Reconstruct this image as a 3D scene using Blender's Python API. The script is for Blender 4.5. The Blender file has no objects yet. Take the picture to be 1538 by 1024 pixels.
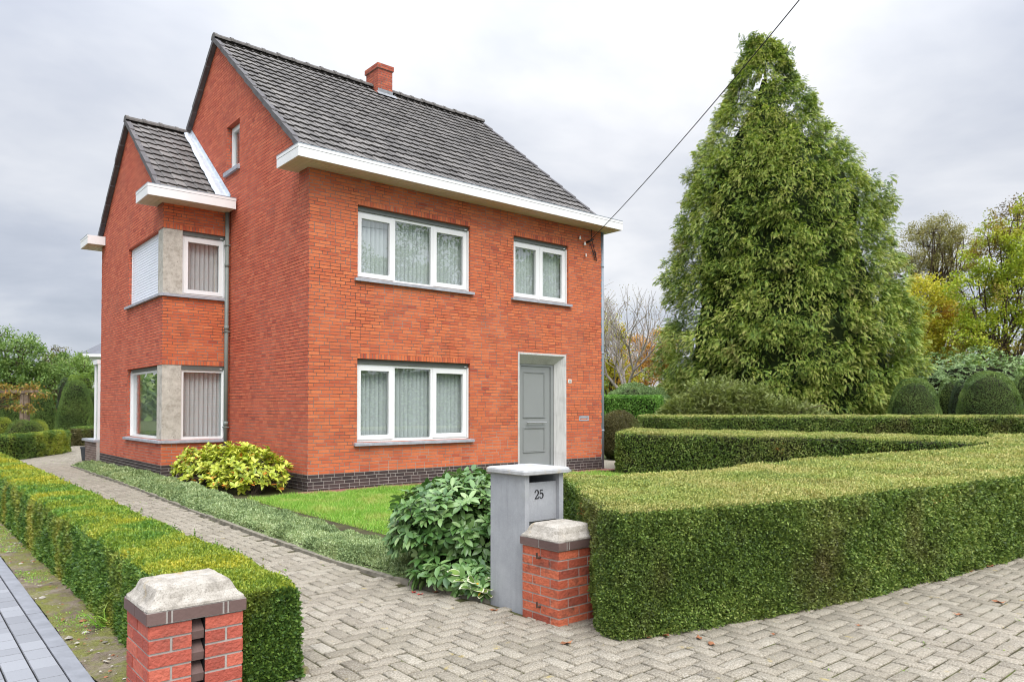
import bpy, bmesh, math, random
import numpy as np

random.seed(7)
RNG = np.random.default_rng(11)
S = bpy.context.scene
COL = S.collection
sin, cos, rad = math.sin, math.cos, math.radians

# ------------------------------------------------------------------ frames
YAW = 0.7014
CX, CY = -3.7457, 13.5778
HU = np.array([cos(YAW), sin(YAW), 0.0])      # along the street front of the house
HV = np.array([-sin(YAW), cos(YAW), 0.0])     # along the gable, away from the street
ZA = np.array([0, 0, 1.0])
HO = np.array([CX, CY, 0.0])


def hw(u, v, z=0.0):
    return HO + HU * u + HV * v + ZA * z


class Fr:
    """a local frame: x along X, d outward along N, z up"""
    def __init__(s, o, X, N):
        s.o = np.array(o, float); s.X = np.array(X, float); s.N = np.array(N, float)
        s.flip = np.dot(np.cross(s.X, s.N), ZA) < 0

    def p(s, x, d, z):
        return s.o + s.X * x + s.N * d + ZA * z


WORLD = Fr((0, 0, 0), (1, 0, 0), (0, 1, 0))
HOUSE = Fr(HO, HU, HV)
FRONT = Fr(HO, HU, -HV)                       # x = u, d towards the street
GABLE = Fr(HO, HV, -HU)                       # x = v, d towards the path
WL, WV1, WV2 = 1.42, 4.15, 10.1
WGABLE = Fr(hw(-WL, 0), HV, -HU)
WFRONT = Fr(hw(0, WV1), HU, -HV)
L = 7.86


# ------------------------------------------------------------------ objects
def link(name, me, parent=None):
    o = bpy.data.objects.new(name, me)
    COL.objects.link(o)
    if parent is not None:
        o.parent = parent
        o.location = -wloc(parent)
    return o


def wloc(o):
    r = np.zeros(3)
    while o is not None:
        r += np.array(o.location); o = o.parent
    return r


def rebase(o, loc):
    """move the origin of a mesh that is a thing by itself to its base"""
    n = len(o.data.vertices); v = np.empty(n * 3, np.float32)
    o.data.vertices.foreach_get('co', v)
    o.data.vertices.foreach_set('co', (v.reshape(-1, 3) - np.array(loc, np.float32)).ravel())
    o.data.update(); o.location = [float(q) for q in loc]
    return o


def tag(o, label=None, cat=None, group=None, kind=None):
    if label: o['label'] = label
    if cat: o['category'] = cat
    if group: o['group'] = group
    if kind: o['kind'] = kind
    return o


def thing(name, label, cat, loc=(0, 0, 0), group=None):
    o = bpy.data.objects.new(name, None)
    o.empty_display_size = 0.2
    COL.objects.link(o)
    o.location = [float(q) for q in loc]
    return tag(o, label, cat, group)


class MB:
    def __init__(s):
        s.v = []; s.f = []; s.m = []; s.r = []

    def poly(s, pts, m=0, r=0.5):
        i = len(s.v)
        s.v += [tuple(float(c) for c in p) for p in pts]
        s.f.append(tuple(range(i, i + len(pts)))); s.m.append(m); s.r.append(r)

    def hexa(s, P, m=0, r=0.5, skip=()):
        """P: 8 points, bottom ring 0-3 then top ring 4-7 (counter-clockwise seen from above)"""
        i = len(s.v)
        s.v += [tuple(float(c) for c in p) for p in P]
        F = [(3, 2, 1, 0), (4, 5, 6, 7), (0, 1, 5, 4), (1, 2, 6, 5), (2, 3, 7, 6), (3, 0, 4, 7)]
        for k, f in enumerate(F):
            if k in skip: continue
            s.f.append(tuple(i + q for q in f)); s.m.append(m); s.r.append(r)

    def box(s, fr, x0, x1, d0, d1, z0, z1, m=0, r=0.5, skip=()):
        a = [(x0, d0), (x1, d0), (x1, d1), (x0, d1)]
        if fr.flip: a = [a[0], a[3], a[2], a[1]]
        s.hexa([fr.p(x, d, z0) for x, d in a] + [fr.p(x, d, z1) for x, d in a], m, r, skip)

    def tube(s, pts, radii, n=8, m=0, r=0.5, cap=True):
        pts = [np.array(p, float) for p in pts]
        if not hasattr(radii, '__len__'): radii = [radii] * len(pts)
        i0 = len(s.v)
        prev = None
        for k, p in enumerate(pts):
            t = pts[min(k + 1, len(pts) - 1)] - pts[max(k - 1, 0)]
            t = t / (np.linalg.norm(t) + 1e-9)
            if prev is None:
                a = np.cross(t, (0, 0, 1.0) if abs(t[2]) < .9 else (1.0, 0, 0))
            else:
                a = prev - t * np.dot(prev, t)
            a /= np.linalg.norm(a) + 1e-9
            prev = a
            b = np.cross(t, a)
            for q in range(n):
                an = 2 * math.pi * q / n
                s.v.append(tuple(p + radii[k] * (a * cos(an) + b * sin(an))))
        for k in range(len(pts) - 1):
            for q in range(n):
                q2 = (q + 1) % n
                s.f.append((i0 + k * n + q, i0 + k * n + q2, i0 + (k + 1) * n + q2, i0 + (k + 1) * n + q))
                s.m.append(m); s.r.append(r)
        if cap:
            s.f.append(tuple(i0 + q for q in reversed(range(n)))); s.m.append(m); s.r.append(r)
            e = i0 + (len(pts) - 1) * n
            s.f.append(tuple(e + q for q in range(n))); s.m.append(m); s.r.append(r)

    def lathe(s, c, prof, n=20, m=0, r=.5):
        i0 = len(s.v)
        for rr, z in prof:
            for q in range(n):
                a = 2 * math.pi * q / n
                s.v.append((c[0] + rr * cos(a), c[1] + rr * sin(a), c[2] + z))
        for k in range(len(prof) - 1):
            for q in range(n):
                q2 = (q + 1) % n
                s.f.append((i0 + k * n + q, i0 + k * n + q2, i0 + (k + 1) * n + q2, i0 + (k + 1) * n + q))
                s.m.append(m); s.r.append(r)

    def build(s, name, mats, parent=None, smooth=False):
        if not isinstance(mats, (list, tuple)): mats = [mats]
        me = bpy.data.meshes.new(name)
        me.from_pydata(s.v, [], s.f)
        for q in mats: me.materials.append(q)
        me.polygons.foreach_set('material_index', np.array(s.m, np.int32))
        at = me.attributes.new('rnd', 'FLOAT', 'FACE')
        at.data.foreach_set('value', np.array(s.r, np.float32))
        if smooth: me.polygons.foreach_set('use_smooth', np.ones(len(s.f), bool))
        me.update()
        return link(name, me, parent)


def np_mesh(name, V, F, mat, parent=None, rnd=None, smooth=False, extra=None):
    """V (n,3); F list of (k,4) / (k,3) index arrays; rnd: per-face floats (concatenated)"""
    if not isinstance(F, list): F = [F]
    me = bpy.data.meshes.new(name)
    nl = sum(f.size for f in F); nf = sum(len(f) for f in F)
    me.vertices.add(len(V)); me.loops.add(nl); me.polygons.add(nf)
    me.vertices.foreach_set('co', np.ascontiguousarray(V, np.float32).ravel())
    me.loops.foreach_set('vertex_index', np.concatenate([f.ravel() for f in F]).astype(np.int32))
    ls = []; o = 0
    for f in F:
        ls.append(o + np.arange(len(f)) * f.shape[1]); o += f.size
    me.polygons.foreach_set('loop_start', np.concatenate(ls).astype(np.int32))
    me.update(calc_edges=True)
    me.validate()
    for q in (mat if isinstance(mat, (list, tuple)) else [mat]): me.materials.append(q)
    if rnd is not None and len(me.polygons) == len(rnd):
        at = me.attributes.new('rnd', 'FLOAT', 'FACE')
        at.data.foreach_set('value', np.asarray(rnd, np.float32))
    if smooth: me.polygons.foreach_set('use_smooth', np.ones(len(me.polygons), bool))
    return link(name, me, parent)


# ------------------------------------------------------------------ materials
class NT:
    def __init__(s, name):
        s.mat = bpy.data.materials.new(name); s.mat.use_nodes = True
        s.t = s.mat.node_tree; s.t.nodes.clear()
        s.out = s.n('ShaderNodeOutputMaterial')

    def n(s, ty, **kw):
        x = s.t.nodes.new(ty)
        for k, v in kw.items():
            if k[0] == 'i' and k[1:].isdigit(): x.inputs[int(k[1:])].default_value = v
            else: setattr(x, k, v)
        return x

    def l(s, a, b): s.t.links.new(a, b)

    def ramp(s, fac, stops, interp='LINEAR'):
        r = s.n('ShaderNodeValToRGB'); e = r.color_ramp.elements
        r.color_ramp.interpolation = interp
        while len(e) < len(stops): e.new(0.5)
        for q, (p, c) in zip(e, stops):
            q.position = p
            q.color = (*c, 1) if hasattr(c, '__len__') else (c, c, c, 1)
        s.l(fac, r.inputs[0])
        return r.outputs[0]

    def noise(s, vec, scale, detail=3, rough=.55, dist=0.0):
        x = s.n('ShaderNodeTexNoise'); x.inputs['Scale'].default_value = scale
        x.inputs['Detail'].default_value = detail; x.inputs['Roughness'].default_value = rough
        x.inputs['Distortion'].default_value = dist
        if vec is not None: s.l(vec, x.inputs['Vector'])
        return x.outputs[0]

    def mix(s, fac, a, b, mode='MIX'):
        x = s.n('ShaderNodeMix', data_type='RGBA', blend_type=mode)
        for val, k in ((fac, 0), (a, 6), (b, 7)):
            if hasattr(val, 'is_output'): s.l(val, x.inputs[k])
            else: x.inputs[k].default_value = val if k == 0 else (*val, 1) if len(val) == 3 else val
        return x.outputs[2]

    def math(s, op, a, b=0.0):
        x = s.n('ShaderNodeMath', operation=op)
        for val, k in ((a, 0), (b, 1)):
            if hasattr(val, 'is_output'): s.l(val, x.inputs[k])
            else: x.inputs[k].default_value = val
        return x.outputs[0]

    def obj(s): return s.n('ShaderNodeTexCoord').outputs['Object']
    def geo(s): return s.n('ShaderNodeNewGeometry').outputs['Position']
    def rnd(s): return s.n('ShaderNodeAttribute', attribute_name='rnd').outputs['Fac']

    def bump(s, h, strength=.3, dist=.01):
        b = s.n('ShaderNodeBump'); b.inputs['Strength'].default_value = strength
        b.inputs['Distance'].default_value = dist
        s.l(h, b.inputs['Height']); return b.outputs[0]

    def bsdf(s, col, rough=.7, normal=None, spec=.3, metal=0.0):
        b = s.n('ShaderNodeBsdfPrincipled')
        if hasattr(col, 'is_output'): s.l(col, b.inputs['Base Color'])
        else: b.inputs['Base Color'].default_value = (*col, 1)
        if hasattr(rough, 'is_output'): s.l(rough, b.inputs['Roughness'])
        else: b.inputs['Roughness'].default_value = rough
        b.inputs['Specular IOR Level'].default_value = spec
        b.inputs['Metallic'].default_value = metal
        if normal is not None: s.l(normal, b.inputs['Normal'])
        return b

    def done(s, sh):
        s.l(sh if hasattr(sh, 'is_output') else sh.outputs[0], s.out.inputs[0]); return s.mat


def plain(name, col, rough=.6, spec=.3, var=.12, scale=6.0, bump=0.0, metal=0.0, bscale=60):
    t = NT(name); p = t.geo()
    f = t.noise(p, scale, 5, .6)
    a = tuple(c * (1 - var) for c in col); b = tuple(min(1, c * (1 + var)) for c in col)
    c = t.ramp(f, [(.3, a), (.7, b)])
    nm = t.bump(t.noise(p, bscale, 4), bump, .004) if bump else None
    return t.done(t.bsdf(c, rough, nm, spec, metal))


def brick_mat(name, stops, stain=(.10, .05, .04), rough=.75, stain_amt=.35, ss=1.3, fine=.35, bd=.006):
    t = NT(name); p = t.geo(); r = t.rnd()
    c = t.ramp(r, stops)
    n1 = t.noise(p, 38, 5, .65)
    c = t.mix(t.ramp(n1, [(.35, 0.0), (.75, fine)]), c, tuple(q * .62 for q in stops[len(stops) // 2][1]))
    n2 = t.noise(p, ss, 5, .7)
    c = t.mix(t.ramp(n2, [(.5, 0.0), (.78, stain_amt)]), c, stain)
    nm = t.bump(t.noise(p, 55, 5), .35 if bd < .01 else .9, bd)
    return t.done(t.bsdf(c, rough, nm, .25))


def mortar_mat(name, light, dark, low=0.0):
    t = NT(name); p = t.geo()
    n = t.noise(p, 1.1, 6, .75)
    if low:   # re-pointed, paler joints in the lowest metre
        sp = t.n('ShaderNodeSeparateXYZ'); t.l(p, sp.inputs[0])
        n = t.math('ADD', n, t.math('MULTIPLY', t.math('MAXIMUM', t.math('SUBTRACT', 1.3, sp.outputs[2]), 0.0), .22))
    c = t.ramp(n, [(.38, dark), (.52, tuple(.6 * a_ + .4 * b_ for a_, b_ in zip(dark, light))), (.74, light)])
    c = t.mix(t.ramp(t.noise(p, 90, 3), [(.4, 0.0), (.7, .35)]), c, tuple(q * .6 for q in light))
    return t.done(t.bsdf(c, .9, t.bump(t.noise(p, 130, 3), .4, .003), .15))


def leaf_mat(name, stops, patch=None, pscale=1.2, plo=.5, phi=.65, trans=.22, rough=.5, spec=.35, hue_noise=.25, fleck=0):
    t = NT(name); p = t.geo(); r = t.rnd()
    c = t.ramp(r, stops)
    if patch:
        c2 = t.ramp(r, patch)
        f = t.ramp(t.noise(p, pscale, 3, .6), [(plo, 0.0), (phi, 1.0)])
        c = t.mix(f, c, c2)
    c = t.mix(t.ramp(t.noise(p, 2.7, 3, .6), [(.3, 0.0), (.75, hue_noise)]), c, t.mix(1.0, c, (.8, .55, .35), 'MULTIPLY'))
    if fleck: c = t.mix(t.math('GREATER_THAN', r, 1 - fleck), c, (.50, .20, .05))
    b = t.bsdf(c, rough, None, spec)
    tr = t.n('ShaderNodeBsdfTranslucent'); t.l(t.mix(1.0, c, (1.0, 1.0, .6), 'MULTIPLY'), tr.inputs[0])
    m = t.n('ShaderNodeMixShader'); m.inputs[0].default_value = trans
    t.l(b.outputs[0], m.inputs[1]); t.l(tr.outputs[0], m.inputs[2])
    return t.done(m)


def bark_mat(name, col):
    t = NT(name); p = t.geo()
    c = t.ramp(t.noise(p, 9, 5, .7), [(.3, tuple(q * .55 for q in col)), (.7, tuple(q * 1.25 for q in col))])
    return t.done(t.bsdf(c, .9, t.bump(t.noise(p, 25, 4), .6, .02), .1))


M = {}
M['brick'] = brick_mat('red_brick', [(0, (.36, .070, .042)), (.12, (.49, .105, .050)), (.5, (.605, .150, .060)), (.85, (.66, .178, .070)), (1, (.71, .21, .085))], stain_amt=.28)
M['brick_gable'] = brick_mat('red_brick_gable_shaded', [(0, (.36, .072, .048)), (.12, (.48, .10, .056)), (.5, (.57, .132, .072)), (.85, (.63, .158, .082)), (1, (.67, .19, .10))], stain_amt=.28)  # same brick toned duller; the gable's weaker light is put into the colour
M['plinth'] = brick_mat('dark_plinth_brick', [(0, (.040, .030, .030)), (.5, (.062, .045, .043)), (1, (.095, .068, .062))], stain=(.03, .025, .025))
M['pbrick'] = brick_mat('pillar_brick', [(0, (.38, .085, .058)), (.5, (.51, .12, .078)), (1, (.60, .16, .10))], stain=(.16, .075, .06), stain_amt=.5, ss=6, fine=.6, bd=.012)
M['pbrick_old'] = brick_mat('weathered_pillar_brick', [(0, (.30, .07, .045)), (.5, (.52, .12, .06)), (1, (.62, .17, .085))], stain=(.06, .042, .036), stain_amt=.95, ss=7, fine=.7, bd=.012)
M['chimney_brick'] = brick_mat('sooty_chimney_brick', [(0, (.26, .055, .035)), (.5, (.45, .10, .055)), (1, (.56, .15, .075))], stain=(.10, .05, .04), stain_amt=.7, ss=3.5, fine=.6)
M['pdark'] = brick_mat('pillar_dark_brick', [(0, (.12, .075, .066)), (1, (.19, .125, .108))], stain=(.05, .04, .04))
M['mortar'] = mortar_mat('wall_mortar', (.42, .35, .30), (.055, .04, .034), .45)
M['pmortar'] = mortar_mat('pillar_mortar', (.56, .52, .47), (.30, .27, .24))
M['white'] = plain('white_paint', (.80, .80, .79), .4, .4, .03, 2)
M['fascia'] = plain('white_fascia', (.80, .79, .77), .45, .4, .05, 1.5)
M['soffit'] = plain('cream_soffit', (.62, .51, .38), .6, .3, .06, 4)
M['zinc'] = plain('zinc', (.30, .34, .38), .45, .5, .18, 5, .15, .3)
M['lead_dull'] = plain('dull_lead', (.26, .27, .28), .7, .3, .25, 9)
M['lead'] = plain('lead_flashing', (.50, .55, .60), .5, .5, .2, 9, .5, .1, 18)
M['pipe'] = plain('grey_green_pipe', (.20, .23, .21), .45, .4, .1, 4)
M['pipe_grey'] = plain('grey_pipe', (.27, .31, .35), .45, .4, .1, 4)
M['shutterbox'] = plain('grey_shutter_box', (.13, .14, .13), .5, .4, .08)
M['shutter'] = plain('white_shutter', (.80, .82, .87), .4, .4, .03)
M['door'] = plain('grey_door_paint', (.26, .27, .262), .45, .35, .04, 2)
M['steel'] = plain('brushed_steel', (.55, .55, .54), .35, .5, .05, 4, 0, .8)
def bluestone():
    t = NT('bluestone'); p = t.geo()
    c = t.ramp(t.noise(p, 4, 6, .7), [(.3, (.29, .30, .315)), (.7, (.39, .40, .41))])
    mp = t.n('ShaderNodeMapping'); mp.inputs['Scale'].default_value = (22, 22, 1.6); t.l(p, mp.inputs[0])
    c = t.mix(t.ramp(t.noise(mp.outputs[0], 1.0, 5, .7), [(.50, 0.0), (.74, .45)]), c, (.22, .225, .235))
    c = t.mix(t.ramp(t.noise(p, 160, 3, .6), [(.55, 0.0), (.7, .35)]), c, (.52, .53, .54))
    c = t.mix(t.ramp(t.noise(p, 2.2, 5, .7), [(.60, 0.0), (.75, .3)]), c, (.25, .26, .20))
    return t.done(t.bsdf(c, .65, t.bump(t.noise(p, 70, 4), .3, .003), .3))


M['bluestone'] = bluestone()
M['sill'] = plain('bluestone_sill', (.36, .37, .40), .6, .3, .2, 7, .2)
M['dark'] = plain('dark_void', (.02, .02, .02), .9, .1)
M['black'] = plain('black_metal', (.015, .015, .016), .5, .4)
M['interior'] = plain('room_interior', (.10, .10, .10), .9, .1)
M['ceramic'] = plain('white_ceramic', (.75, .73, .68), .3, .5, .05)
M['wood'] = bark_mat('weathered_wood', (.24, .18, .13))
M['cap'] = None
M['bark'] = bark_mat('bark', (.10, .075, .055))
M['bark_grey'] = bark_mat('grey_bark', (.38, .33, .28))
M['stem'] = bark_mat('red_stem', (.13, .06, .045))
M['twig'] = bark_mat('twig_core_shade', (.022, .022, .012))  # solid twig-mass hull, coloured near black so leaf gaps read as shade


def capstone():
    t = NT('cast_stone'); p = t.geo()
    n = t.noise(p, 14, 6, .7)
    c = t.ramp(n, [(.30, (.20, .18, .15)), (.46, (.37, .335, .28)), (.68, (.51, .47, .405))])
    c = t.mix(t.ramp(t.noise(p, 130, 4, .75), [(.50, 0.0), (.62, .75)]), c, (.20, .18, .15))
    c = t.mix(t.ramp(t.noise(p, 5.5, 4, .6, 1.0), [(.62, 0.0), (.72, .7)]), c, (.36, .25, .09))
    return t.done(t.bsdf(c, .85, t.bump(t.noise(p, 90, 5, .7), .5, .006), .2))


def concrete_post():
    t = NT('exposed_concrete'); p = t.geo()
    c = t.ramp(t.noise(p, 8, 6, .72), [(.3, (.30, .27, .225)), (.5, (.47, .44, .38)), (.75, (.60, .57, .50))])
    c = t.mix(t.ramp(t.noise(p, 30, 3, .6, .5), [(.62, 0.0), (.72, .8)]), c, (.12, .11, .095))
    return t.done(t.bsdf(c, .85, t.bump(t.noise(p, 50, 5), .4, .006), .2))


M['cap'] = capstone(); M['concrete'] = concrete_post()


def surround_mat():
    t = NT('door_bluestone'); p = t.geo()
    mp = t.n('ShaderNodeMapping'); mp.inputs['Scale'].default_value = (60, 60, 2.5); t.l(p, mp.inputs[0])
    c = t.ramp(t.noise(mp.outputs[0], 1.0, 4, .6), [(.3, (.46, .45, .43)), (.7, (.63, .62, .59))])
    c = t.mix(t.ramp(t.noise(p, 3, 4), [(.5, 0.0), (.75, .4)]), c, (.2, .19, .17))
    return t.done(t.bsdf(c, .7, t.bump(t.noise(p, 70, 3), .2, .003), .25))


M['surround'] = surround_mat()


def cap_slab():
    t = NT('mailbox_cap_stone'); p = t.geo()
    c = t.ramp(t.noise(p, 9, 6, .7), [(.3, (.31, .31, .31)), (.7, (.50, .50, .49))])
    c = t.mix(t.ramp(t.noise(p, 6.5, 4, .6, .8), [(.56, 0.0), (.68, .6)]), c, (.46, .37, .20))
    return t.done(t.bsdf(c, .75, t.bump(t.noise(p, 60, 5), .3, .004), .25))


M['capslab'] = cap_slab()


def roof_mat():
    t = NT('weathered_roof_tile'); p = t.geo(); r = t.rnd()
    c = t.ramp(r, [(0, (.115, .107, .10)), (.5, (.155, .145, .136)), (1, (.21, .195, .18))])
    c = t.mix(t.ramp(t.noise(p, 22, 5, .7), [(.45, 0.0), (.75, .4)]), c, (.30, .285, .265))
    c = t.mix(t.ramp(t.noise(p, 1.1, 4, .65), [(.56, 0.0), (.74, .5)]), c, (.055, .052, .05))
    c = t.mix(t.ramp(t.noise(p, 7, 4, .65), [(.64, 0.0), (.74, .8)]), c, (.085, .09, .035))
    return t.done(t.bsdf(c, .85, t.bump(t.noise(p, 40, 4), .5, .01), .2))


M['roof'] = roof_mat()
M['verge'] = plain('dark_verge_tile', (.12, .113, .113), .8, .2, .2, 6, .3)
M['ridge'] = plain('ridge_tile', (.13, .12, .11), .85, .2, .35, 12, .5)


def glass_mat():
    t = NT('window_glass')
    g_ = t.n('ShaderNodeNewGeometry'); dp = t.n('ShaderNodeVectorMath', operation='DOT_PRODUCT')
    t.l(g_.outputs['Normal'], dp.inputs[0]); t.l(g_.outputs['Incoming'], dp.inputs[1])
    f = t.math('POWER', t.math('SUBTRACT', 1.0, t.math('ABSOLUTE', dp.outputs['Value'])), 4.0)
    f = t.math('MINIMUM', t.math('ADD', t.math('MULTIPLY', f, .9), .11), 1.0)
    tr = t.n('ShaderNodeBsdfTransparent'); tr.inputs[0].default_value = (.95, .97, .965, 1)
    g = t.n('ShaderNodeBsdfGlossy'); g.inputs['Roughness'].default_value = 0.0
    g.inputs[0].default_value = (1, 1, 1, 1)
    m = t.n('ShaderNodeMixShader')
    t.l(f, m.inputs[0]); t.l(tr.outputs[0], m.inputs[1]); t.l(g.outputs[0], m.inputs[2])
    return t.done(m)


M['glass'] = glass_mat()


def blind_mat():
    t = NT('fabric_blind'); p = t.geo()
    b = t.bsdf((.77, .80, .79), .8, None, .1)
    tr = t.n('ShaderNodeBsdfTranslucent'); tr.inputs[0].default_value = (.60, .66, .65, 1)
    m = t.n('ShaderNodeMixShader'); m.inputs[0].default_value = .2
    t.l(b.outputs[0], m.inputs[1]); t.l(tr.outputs[0], m.inputs[2])
    return t.done(m)


M['blind'] = blind_mat()
M['blind_grey'] = plain('grey_blind', (.62, .64, .65), .8, .1, .05)


def paver_mat():
    t = NT('concrete_klinker'); p = t.geo(); r = t.rnd()
    c = t.ramp(r, [(0, (.285, .252, .198)), (.5, (.385, .343, .272)), (.9, (.44, .398, .323)), (1, (.49, .45, .38))])
    n = t.noise(p, 85, 5, .75)
    c = t.mix(t.ramp(n, [(.40, 0.0), (.58, .85)]), c, t.mix(1.0, c, (.38, .36, .32), 'MULTIPLY'))
    c = t.mix(t.ramp(t.noise(p, 120, 2, .5), [(.62, 0.0), (.70, .55)]), c, (.55, .53, .49))
    c = t.mix(t.ramp(t.noise(p, .8, 4, .6), [(.45, 0.0), (.72, .4)]), c, (.21, .19, .135))
    c = t.mix(t.ramp(t.noise(p, 6.5, 4, .6, .6), [(.66, 0.0), (.73, .6)]), c, (.40, .30, .07))
    c = t.mix(t.ramp(t.noise(p, 13, 4, .7), [(.60, 0.0), (.72, .45)]), c, (.13, .125, .10))
    return t.done(t.bsdf(c, .9, t.bump(n, .55, .004), .15))


M['paver'] = paver_mat()


def joint_mat():
    t = NT('mossy_joint_soil'); p = t.geo()
    c = t.ramp(t.noise(p, 2.2, 5, .7), [(.35, (.05, .043, .03)), (.55, (.075, .07, .035)), (.72, (.10, .125, .03))])
    return t.done(t.bsdf(c, .95, t.bump(t.noise(p, 90, 4), .6, .006), .05))


M['joint'] = joint_mat()


def soil_mat():
    t = NT('mossy_soil'); p = t.geo()
    n = t.noise(p, 3.2, 6, .68)
    c = t.ramp(n, [(.30, (.12, .093, .068)), (.5, (.215, .172, .126)), (.68, (.31, .26, .20))])
    m = t.ramp(t.noise(p, 4.6, 5, .7, .6), [(.41, 0.0), (.57, .85)])
    c = t.mix(m, c, t.ramp(t.noise(p, 60, 3), [(.3, (.13, .14, .03)), (.7, (.25, .26, .06))]))
    c = t.mix(t.ramp(t.noise(p, 70, 4, .7), [(.55, 0.0), (.7, .5)]), c, (.06, .045, .035))
    return t.done(t.bsdf(c, .95, t.bump(t.noise(p, 26, 6, .72), 1.0, .03), .05))


M['soil'] = soil_mat()
M['greypaver'] = None


def greypaver():
    t = NT('blue_grey_block'); p = t.geo(); r = t.rnd()
    c = t.ramp(r, [(0, (.205, .209, .22)), (1, (.275, .28, .292))])
    c = t.mix(t.ramp(t.noise(p, 140, 4, .7), [(.4, 0.0), (.7, .4)]), c, (.20, .20, .21))
    return t.done(t.bsdf(c, .75, t.bump(t.noise(p, 120, 3), .25, .002), .25))


M['greypaver'] = greypaver()
M['kerb'] = plain('grey_kerb', (.22, .225, .24), .8, .2, .14, 8, .3)
M['oldkerb'] = plain('mossy_kerb', (.20, .18, .14), .9, .15, .4, 10, .6)
M['terracotta'] = plain('red_paving', (.27, .12, .095), .8, .2, .25, 5, .3)


def ground_mat():
    t = NT('garden_ground'); p = t.geo()
    c = t.ramp(t.noise(p, .8, 6, .7), [(.3, (.05, .075, .02)), (.7, (.10, .11, .045))])
    return t.done(t.bsdf(c, .95, t.bump(t.noise(p, 20, 5), .8, .03), .05))


M['ground'] = ground_mat()
M['lawn_soil'] = plain('lawn_soil', (.085, .10, .03), .95, .05, .4, 3, .6)

G_ = lambda *c: [(i / (len(c) - 1), q) for i, q in enumerate(c)]
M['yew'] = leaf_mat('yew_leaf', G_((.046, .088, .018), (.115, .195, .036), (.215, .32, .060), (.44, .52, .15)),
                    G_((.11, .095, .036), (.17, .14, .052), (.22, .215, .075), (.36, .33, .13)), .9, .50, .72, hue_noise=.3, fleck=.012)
M['yew_top'] = leaf_mat('yew_cut_top_lit', G_((.16, .21, .05), (.34, .365, .105), (.51, .49, .17), (.68, .56, .26)),
                        G_((.15, .22, .05), (.30, .38, .09), (.45, .50, .14), (.62, .60, .22)), 1.3, .42, .62, hue_noise=.2)  # tops paler than the sides: light from above put into the leaf colour
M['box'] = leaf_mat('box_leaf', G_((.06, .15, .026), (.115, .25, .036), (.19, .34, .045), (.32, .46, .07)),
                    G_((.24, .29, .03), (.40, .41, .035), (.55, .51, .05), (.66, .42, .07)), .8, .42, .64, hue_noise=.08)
M['box_side'] = leaf_mat('box_side_leaf_shaded', G_((.045, .105, .022), (.09, .18, .034), (.155, .27, .044), (.26, .37, .07)),
                         G_((.16, .18, .03), (.28, .29, .04), (.36, .36, .06), (.34, .24, .10)), 1.2, .50, .66, hue_noise=.12)  # darker copy of the box leaf, shade of the hedge side painted in
M['conifer'] = leaf_mat('cypress_spray', G_((.042, .085, .018), (.095, .17, .030), (.185, .285, .048), (.38, .48, .09), (.56, .57, .17)),
                        G_((.07, .085, .028), (.125, .15, .04), (.20, .24, .06), (.34, .37, .11), (.46, .36, .17)), .55, .55, .72, hue_noise=.06)
M['conifer_core'] = plain('cypress_shade_core', (.026, .038, .014), .95, .05, .5, 2.5, .8)  # dark fill inside the crown; hollows between boughs painted as shade
M['juniper'] = leaf_mat('juniper_spray', G_((.075, .105, .032), (.145, .19, .055), (.24, .30, .09), (.42, .49, .17)),
                        G_((.10, .09, .04), (.155, .155, .06), (.24, .28, .09), (.40, .45, .17)), 1.1, .50, .68)
M['silver'] = leaf_mat('silver_green_leaf', G_((.14, .215, .09), (.26, .36, .155), (.40, .51, .245), (.60, .68, .40)),
                       G_((.18, .25, .09), (.28, .36, .14), (.38, .46, .20), (.52, .56, .30)), .9, .5, .7, rough=.6)
M['viburnum'] = leaf_mat('viburnum_leaf', G_((.04, .105, .024), (.085, .185, .044), (.165, .295, .085), (.33, .455, .19)), None, rough=.33, spec=.5, trans=.15, hue_noise=.1)
M['vib_red'] = plain('red_leaf', (.30, .06, .05), .4, .4, .3)
M['rhodo'] = leaf_mat('rhododendron_leaf', G_((.22, .30, .03), (.38, .47, .045), (.55, .61, .065), (.70, .70, .12)), None, rough=.4, spec=.45, trans=.2, hue_noise=.1)
M['rhodo_orange'] = plain('orange_leaf', (.62, .22, .03), .5, .3, .3)
M['hosta'] = leaf_mat('hosta_leaf', G_((.10, .20, .03), (.20, .32, .06), (.30, .40, .09)), None, trans=.25)
M['hosta_edge'] = plain('cream_leaf_edge', (.66, .66, .45), .5, .3, .1)
M['hosta_yellow'] = plain('yellowed_leaf', (.58, .34, .03), .5, .3, .25)
M['grass'] = leaf_mat('grass_blade', G_((.13, .31, .035), (.22, .46, .055), (.33, .58, .08), (.50, .64, .18)), G_((.32, .42, .08), (.45, .55, .12), (.58, .65, .18), (.68, .66, .3)), 1.6, .5, .7, trans=.3, hue_noise=.15)
M['topiary'] = leaf_mat('topiary_yew_leaf', G_((.05, .10, .024), (.10, .175, .036), (.17, .265, .054), (.29, .39, .10)), hue_noise=.15, patch=None)
M['topiary_lime'] = leaf_mat('lime_topiary_leaf', G_((.11, .19, .02), (.18, .28, .03), (.26, .36, .05)), hue_noise=.1)
M['topiary_grey'] = leaf_mat('greyish_topiary_leaf', G_((.035, .065, .03), (.06, .10, .045), (.09, .14, .065), (.15, .19, .10)), hue_noise=.1)
M['brightgreen'] = leaf_mat('laurel_hedge_leaf', G_((.07, .19, .028), (.13, .30, .042), (.20, .40, .06), (.30, .48, .12)), hue_noise=.1)
M['lowhedge'] = leaf_mat('low_hedge_leaf', G_((.055, .115, .024), (.10, .19, .034), (.17, .27, .045), (.28, .37, .07)),
                         G_((.19, .26, .03), (.30, .37, .04), (.40, .46, .06), (.50, .50, .10)), .45, .48, .55)
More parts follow.
